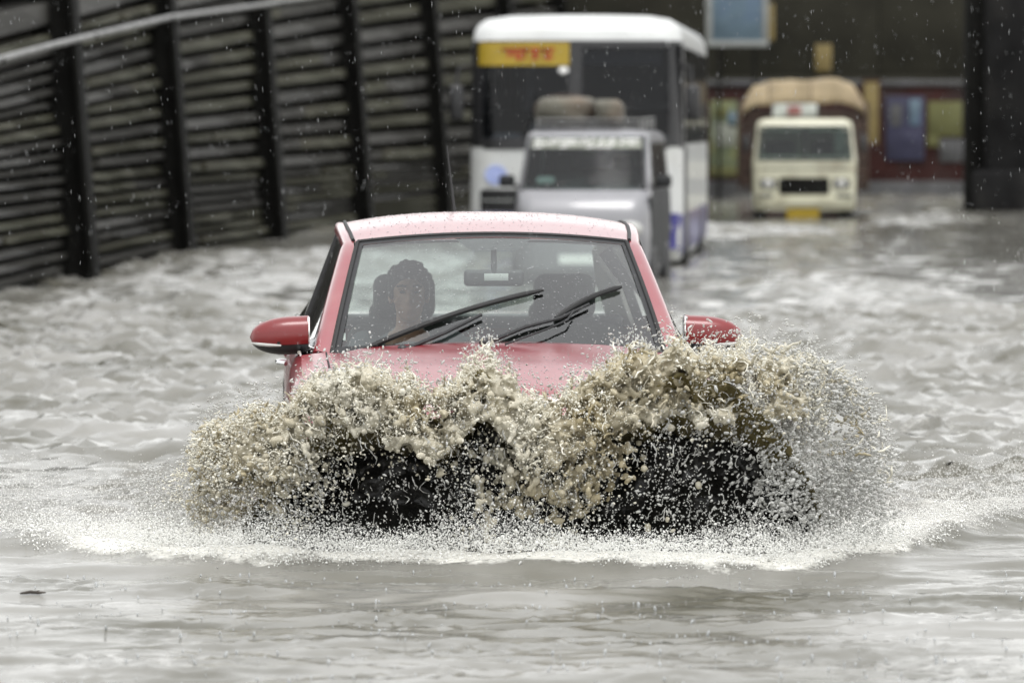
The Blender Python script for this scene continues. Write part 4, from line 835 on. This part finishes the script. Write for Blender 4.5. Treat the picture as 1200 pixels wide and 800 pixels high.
# outline of the plume: photograph pixels seen at 19.3 m -> metres
_o = np.array([(190, 560), (215, 530), (245, 502), (300, 486), (338, 480), (356, 468), (374, 444), (400, 430), (440, 432), (480, 440), (510, 462), (530, 455), (548, 425), (560, 405), (580, 420), (618, 455), (650, 466), (690, 440), (720, 428), (770, 416), (792, 404), (815, 414), (850, 416), (885, 414), (930, 416), (980, 440), (1020, 462), (1045, 492), (1058, 530), (1068, 580), (1085, 620)], float)
S0 = 6000 / 19.3
OX = (_o[:, 0] - 600) / S0; OZ = HC - (_o[:, 1] - 150) / S0
def crest(x):
    j = 0.09 * (vnoise(x * 9, x * 0 + 3.3, 5) - .5) + 0.06 * (vnoise(x * 23, x * 0 + 1.7, 6) - .5) + 0.06 * np.clip(vnoise(x * 41, x * 0 + 5.1, 7) - .6, 0, 1)
    return np.interp(x, OX, OZ) + j
def yplume(x): return ybow(x) + 0.62 + 0.10 * np.sin(x * 3.1)
# ---- curling body of the bow wave: concave face towards the camera
nu, nt = 170, 40
us = np.linspace(-1.02, 1.16, nu); ts = np.linspace(0, 1, nt); U, T = np.meshgrid(us, ts)
env = np.clip(np.minimum((U + 1.02) / .35, (1.16 - U) / .35), 0, 1) ** .6
top = np.clip(np.interp(U, OX, OZ) - 0.07 - 0.04 * fbm(U * 6, U * 0, 12, 3), .06, 2) * (.25 + .75 * env)
Z = -0.03 + (top + .03) * T ** 0.85
prof = 0.30 * np.sin(np.pi * np.clip(T, 0, 1) ** .9) - 0.12 * T ** 3      # hollow, then lip thrown forward
nz = fbm(U * 7 + 3, T * 5, 14, 4) - .5; nz2 = fbm(U * 26, T * 16, 15, 3) - .5
Yw = yplume(U) - .10 + prof + 0.16 * nz + 0.05 * nz2
Vw = np.stack([U + .02 * nz2, Yw, Z + .03 * nz2 * (T > .1)], 2).reshape(-1, 3); back = Vw + np.array([0, .10, -.01])
i = (np.arange(nt - 1)[:, None] * nu + np.arange(nu - 1)[None]).ravel(); Fw = np.stack([i, i + 1, i + nu + 1, i + nu], 1); n0 = len(Vw)
rim_ = np.concatenate([np.arange(nu) + (nt - 1) * nu]); Fr = np.stack([rim_[:-1], rim_[1:], rim_[1:] + n0, rim_[:-1] + n0], 1)
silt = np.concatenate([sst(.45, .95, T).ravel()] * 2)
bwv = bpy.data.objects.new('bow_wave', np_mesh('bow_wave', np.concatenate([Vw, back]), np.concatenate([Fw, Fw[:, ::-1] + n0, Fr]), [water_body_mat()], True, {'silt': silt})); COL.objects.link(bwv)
tag(bwv, 'dark muddy wave curling up in front of the red hatchback', 'wave', None, 'stuff')
# ---- spray
def n3(n, s=1.0): return rng.standard_normal((n, 3)) * s
def vel(P, n):                                         # drops fly up and outwards from the nose
    d = np.stack([P[:, 0] * .9, -0.55 + 0 * P[:, 0], 0.9 - 1.2 * rng.random(len(P))], 1) + n3(len(P), .55); return d
def sizes(n, lo, hi, k=2.2): return lo + (hi - lo) * rng.random(n) ** k
def crest_pts(n, x0, x1, band, pw=1.6, dep=.16, up=.015):
    x = rng.uniform(x0, x1, n); c = crest(x); z = c + up - band * rng.random(n) ** pw; y = yplume(x) - .12 - .10 * ((c - z) / band) + rng.normal(0, dep, n); return np.stack([x, y, np.maximum(z, .01)], 1)
# ---- torn tongues of water: blobs and threads fused into one wet surface
def fused_water():
    bl = []
    P = crest_pts(21000, -1.12, 1.10, .23, 1.25, .08, -.005); P = clump(clump(P, 4.0, .42, .07, 29), 10, .46, .10, 31)
    bl.append(scatter(ICO1, P, sizes(len(P), .005, .0185, 1.9), rng.uniform(1, 2.1, len(P)), vel(P, 0), .10))
    D = crest_pts(700, -1.10, 1.0, .20, 1.1, .05, -.02); D = clump(clump(D, 4.0, .48, .05, 29), 10, .5, .06, 31); bl.append(scatter(ICO2, D, sizes(len(D), .010, .022, 1.6), rng.uniform(.2, .5, len(D)), n3(len(D), .8) + np.array([[0, -.8, .3]]), .22))
    Q = crest_pts(3000, -1.2, 1.3, .34, 1.2, .12, .01); bl.append(scatter(ICO1, Q, sizes(len(Q), .005, .010, 2), rng.uniform(1, 1.8, len(Q)), vel(Q, 0), .10))
    x = rng.normal(.17, .15, 2600); C = np.stack([x, yplume(x) - .18 + rng.normal(0, .07, len(x)), rng.uniform(.12, .98, len(x)) * crest(x)], 1); C = clump(C, 7, .47, .08, 33); bl.append(scatter(ICO1, C, sizes(len(C), .006, .019, 2), rng.uniform(1, 1.9, len(C)), vel(C, 0), .1))
    x = rng.uniform(-1.25, -.82, 2600) + .10 * np.abs(rng.normal(0, 1, 2600)); C = np.stack([x, yplume(x) - .12 + rng.normal(0, .10, len(x)), rng.uniform(.3, .98, len(x)) * crest(x)], 1); C = clump(C, 7, .48, .08, 34); bl.append(scatter(ICO1, C, sizes(len(C), .005, .016, 2), rng.uniform(1, 1.9, len(C)), vel(C, 0), .1))
    x = rng.normal(.50, .10, 1900); C = np.stack([x, yplume(x) - .12 + rng.normal(0, .07, len(x)), crest(x) - .02 - .24 * rng.random(len(x)) ** 1.2], 1); bl.append(scatter(ICO1, C, sizes(len(C), .005, .017, 1.9), rng.uniform(1, 2.2, len(C)), vel(C, 0), .1))
    for (n, x0, x1, band, hi) in ((1500, -1.2, 1.35, .26, .13),):
        Lp = crest_pts(n, x0, x1, band, 1.6, .12, .02); Lp = clump(Lp, 6, .44, .12, 38); dd = vel(Lp, 0); bl.append(ligaments(Lp, dd, sizes(len(Lp), .04, hi, 1.6), sizes(len(Lp), .0042, .0085, 2)))
    V = []; F_ = []; b0 = 0
    for v, f in bl: V.append(v); F_.append(f + b0); b0 += len(v)
    me = np_mesh('raw', np.concatenate(V), np.concatenate(F_), []); o = bpy.data.objects.new('raw', me); COL.objects.link(o)
    r = o.modifiers.new('r', 'REMESH'); r.mode = 'VOXEL'; r.voxel_size = .0064; r.use_smooth_shade = True
    sm = o.modifiers.new('s', 'SMOOTH'); sm.factor = .5; sm.iterations = 2
    dg = bpy.context.evaluated_depsgraph_get(); dg.update(); ev = o.evaluated_get(dg); out = bpy.data.meshes.new_from_object(ev, depsgraph=dg)
    bpy.data.objects.remove(o); bpy.data.meshes.remove(me)
    n = len(out.vertices); co = np.empty(n * 3, np.float32); out.vertices.foreach_get('co', co); co = co.reshape(-1, 3)
    silt = np.clip(.35 + 1.3 * (fbm(co[:, 0] * 3.2 + 2, co[:, 2] * 4.5, 55, 4) - .42) , 0, 1); a_ = out.attributes.new('silt', 'FLOAT', 'POINT'); a_.data.foreach_set('value', silt.astype(np.float32))
    m = bpy.data.materials.new('torn_muddy_water'); m.use_nodes = True; t = m.node_tree; p = t.nodes['Principled BSDF']; L = t.links.new
    at_ = nd(t, 'ShaderNodeAttribute', attribute_name='silt'); tc = nd(t, 'ShaderNodeTexCoord'); nz_ = nd(t, 'ShaderNodeTexNoise', Scale=90.0, Detail=4.0); L(tc.outputs['Object'], nz_.inputs['Vector'])
    mx = nd(t, 'ShaderNodeMix', data_type='RGBA'); L(at_.outputs['Fac'], mx.inputs[0]); mx.inputs[6].default_value = (0.80, 0.78, 0.69, 1); mx.inputs[7].default_value = (0.36, 0.29, 0.14, 1); L(mx.outputs[2], p.inputs['Base Color'])
    p.inputs['Roughness'].default_value = .06; p.inputs['IOR'].default_value = 1.33; p.inputs['Transmission Weight'].default_value = .30
    b = nd(t, 'ShaderNodeBump', Strength=.5, Distance=.006); L(nz_.outputs[0], b.inputs['Height']); L(b.outputs[0], p.inputs['Normal'])
    out.materials.clear(); out.materials.append(m); out.name = 'splash_tongues'
    for q in (): pass
    o = bpy.data.objects.new('splash_tongues', out); COL.objects.link(o); tag(o, 'torn brown and cream tongues of water along the crest of the splash', 'splash', None, 'stuff'); print('fused polys', len(out.polygons))
parts = []
def put(unit, P, lo, hi, m, k=2.2, els=(1.0, 2.2), wob=.12):
    keepm = P[:, 2] > -.01; P = P[keepm]; parts.append((*scatter(unit, P, sizes(len(P), lo, hi, k), rng.uniform(*els, len(P)), vel(P, 0), wob), m))
# clumps: froth gathers in tongues, so thin the samples with noise
def clump(P, f, thr, soft=.12, seed=1):
    n = fbm(P[:, 0] * f + 7, P[:, 2] * f * 1.2 + 3, seed, 3); return P[rng.random(len(P)) < sst(thr - soft, thr + soft, n)]
A = crest_pts(58000, -1.22, 1.18, .25, 1.5); A = clump(clump(A, 4, .40, .08, 29), 11, .42, .15, 31); put(OCT, A, .0011, .0036, 0, 1.8, (1, 1.8), .15)
A = crest_pts(5000, -1.22, 1.18, .24, 1.5); A = clump(clump(A, 4, .44, .08, 29), 11, .45, .12, 31); put(ICO1, A, .0022, .006, 0, 2.6, (1, 2.0), .2)
fused_water()
A2 = crest_pts(200, -1.15, 1.15, .26, 1.4); A2 = clump(A2, 4, .46, .08, 29); put(ICO2, A2, .005, .011, 0, 2.6, (1, 2.6), .08)
# centre column and left shoulder, frothy all the way down
x = rng.normal(.17, .16, 6000); z = rng.uniform(.05, 1, 6000) * crest(x); C = np.stack([x, yplume(x) - .20 + rng.normal(0, .1, len(x)), z], 1); C = clump(C, 6, .44, .15, 33); put(ICO1, C, .0016, .0055, 0, 2.6, (1, 1.9), .18)
x = rng.uniform(-1.30, -.82, 8000) + rng.normal(0, .06, 8000) + .12 * np.abs(rng.normal(0, 1, 8000)); z = rng.uniform(.12, 1, len(x)) ** .8 * crest(x); C = np.stack([x, yplume(x) - .12 + rng.normal(0, .16, len(x)), z], 1); C = clump(C, 6, .44, .15, 34); put(ICO1, C, .0016, .0055, 0, 2.6, (1, 1.9), .18)
# loose drops in front of the hollow and in the right-hand fan
x = rng.uniform(-1.25, 1.3, 15000); z = rng.random(len(x)) * (crest(x) - .05); z = z * rng.random(len(x)) ** .25; B = np.stack([x, yplume(x) - .30 + rng.normal(0, .14, len(x)), z], 1); B = clump(B, 5, .42, .18, 77); Bs = rng.random(len(B)) < .65; put(OCT, B[Bs], .0014, .0034, 1, 2.2, (1, 2.4)); put(ICO1, B[~Bs], .002, .0055, 1, 3.2, (1, 2.4))
x = rng.uniform(1.05, 1.50, 15000) - .17 * np.abs(rng.normal(0, 1, 15000)) + rng.normal(0, .03, 15000); x = x[:12000]; z = rng.random(len(x)) ** .85 * (crest(x) + .02); B = np.stack([x, yplume(x) - .1 + rng.normal(0, .18, len(x)), z], 1); B = clump(B, 8, .40, .2, 36); put(ICO1, B, .0025, .0085, 1, 2.6, (1, 2.2))
x = rng.uniform(-1.45, -.9, 5000); z = rng.random(len(x)) * (crest(x) + .03); put(ICO1, np.stack([x, yplume(x) + rng.normal(0, .2, len(x)), z], 1), .002, .006, 1, 3)
# thrown-off drops above the crest
x = rng.uniform(-1.25, 1.5, 3800); z = crest(x) + np.abs(rng.normal(0, .05, len(x))); E = np.stack([x, yplume(x) - .05 + rng.normal(0, .2, len(x)), z], 1); put(ICO1, E, .0015, .005, 1, 2.5, (1, 3))
# ligaments and threads along the torn edge
LP = crest_pts(1500, -1.22, 1.45, .26, 1.8, .14, .03); LP = clump(LP, 8, .40, .2, 38); parts.append((*ligaments(LP, vel(LP, 0), sizes(len(LP), .02, .085, 2), sizes(len(LP), .0018, .0052, 2)), 0))
x = rng.uniform(-.95, 1.1, 550); LQ = np.stack([x, yplume(x) - .25 + rng.normal(0, .1, len(x)), rng.random(len(x)) * (crest(x) - .1)], 1); dd = vel(LQ, 0) * .5; dd[:, 2] += 1.0; parts.append((*ligaments(LQ, dd, sizes(len(LQ), .02, .07, 2), sizes(len(LQ), .0012, .0035, 2)), 1))
stuff('splash_spray', parts, [DM_froth, DM_drop], 'cream and white water spray bursting up before the red hatchback', 'splash')
# ---- low white spray and foam along the bow line
parts = []
x = rng.uniform(-2.4, 2.3, 56000); x = x[(np.abs(x) < 1.5) | (rng.random(len(x)) < .55)]; b_ = rng.gamma(2.2, .12, len(x)) * (1 + 1.3 * sst(1.3, 2.0, np.abs(x))); z = np.abs(rng.normal(0, .05, len(x))) * (1.3 - .35 * np.abs(x)) .clip(.15, 1.3) * (0.35 + 1.4 * vnoise(x * 4.5, x * 0, 41)) + .02
Mi = np.stack([x, ybow(x) + b_ - .05 - .10 * rng.random(len(x)) ** 3, wave(x, ybow(x) + b_) + z], 1); parts.append((*scatter(OCT, Mi, sizes(len(x), .0011, .0033, 2), rng.uniform(1, 1.6, len(x)), n3(len(x)), 0), 0))
x = rng.uniform(-3.0, -.8, 16000); b_ = rng.uniform(.2, 3.0, len(x)); z = np.abs(rng.normal(0, .06, len(x))) + .02; Mi = np.stack([x, ybow(x) + b_, wave(x, ybow(x) + b_) + z], 1); parts.append((*scatter(OCT, Mi, sizes(len(x), .0012, .0034, 2), rng.uniform(1, 1.6, len(x)), n3(len(x)), 0), 0))
x = rng.uniform(.9, 2.6, 11000); b_ = rng.uniform(.1, 2.5, len(x)); z = np.abs(rng.normal(0, .05, len(x))) + .02; Mi = np.stack([x, ybow(x) + b_, wave(x, ybow(x) + b_) + z], 1); parts.append((*scatter(OCT, Mi, sizes(len(x), .0012, .0034, 2), rng.uniform(1, 1.6, len(x)), n3(len(x)), 0), 0))
x = rng.uniform(-1.9, 1.8, 4500); b_ = rng.gamma(2.0, .10, len(x)); z = np.abs(rng.normal(0, .04, len(x))); Mi = np.stack([x, ybow(x) + b_, wave(x, ybow(x) + b_) + z], 1); parts.append((*scatter(ICO1, Mi, sizes(len(x), .0016, .005, 2.5), rng.uniform(1, 2, len(x)), n3(len(x)), .15), 0))
stuff('bow_foam', parts, [DM_mist], 'low band of white foam and fine spray along the bow wave', 'foam')
# ---- rain in the air and the little crowns it knocks out of the calm water
parts = []
d = rng.uniform(14, 45, 9000) ** 1.0; x = rng.uniform(-.112, .112, len(d)) * d; z = HC + rng.uniform(-.11, .033, len(d)) * d; ok = z > .05; Rp = np.stack([x, d, z], 1)[ok]
dr = np.tile([[.06, 0, -1.0]], (len(Rp), 1)) + n3(len(Rp), .03); parts.append((*scatter(OCT, Rp, sizes(len(Rp), .0003, .00075, 1.6), rng.uniform(8, 22, len(Rp)), dr), 0))
y = 13.4 + 5.2 * rng.random(700) ** 1.0; x = rng.uniform(-.105, .105, len(y)) * y; cr = np.stack([x, y, wave(x, y) + .006], 1); ok = y < ybow(x) - .05; cr = cr[ok]
parts.append((*scatter(ICO1, cr, sizes(len(cr), .002, .006, 2), rng.uniform(1, 2.6, len(cr)), np.tile([[0, 0, 1.]], (len(cr), 1)) + n3(len(cr), .2), .15), 0))
stuff('rain', parts, [DM_rain], 'falling raindrops and tiny rain splashes over the flooded road', 'rain')
tw = at(37, 699, 17.8); tw.z = float(wave(np.array([tw.x]), np.array([tw.y]))[0]) + .006
MB().tube([(-.045, 0, 0), (-.01, .01, .004), (.02, .005, .002), (.045, -.01, .004)], [.003, .006, .005, .002], 8).tube([(.0, .008, .003), (.02, .03, .008)], [.003, .001], 6).build('twig', M['twig'], None)
tg = bpy.data.objects['twig']; tg.location = tw; tag(tg, 'short dark twig floating on the calm water at the lower left', 'twig')

P = np.array([p[:] for b_ in BEADS for p in b_[0]]); D = np.array([p[:] for b_ in BEADS for p in b_[1]])
v, f = scatter(ICO1, P, sizes(len(P), .0012, .0040, 2.5), np.full(len(P), .45), D); me = np_mesh('rain_beads', v, f, [DM_rain]); o = bpy.data.objects.new('rain_beads', me); COL.objects.link(o); o.parent = car; o['kind'] = 'stuff'
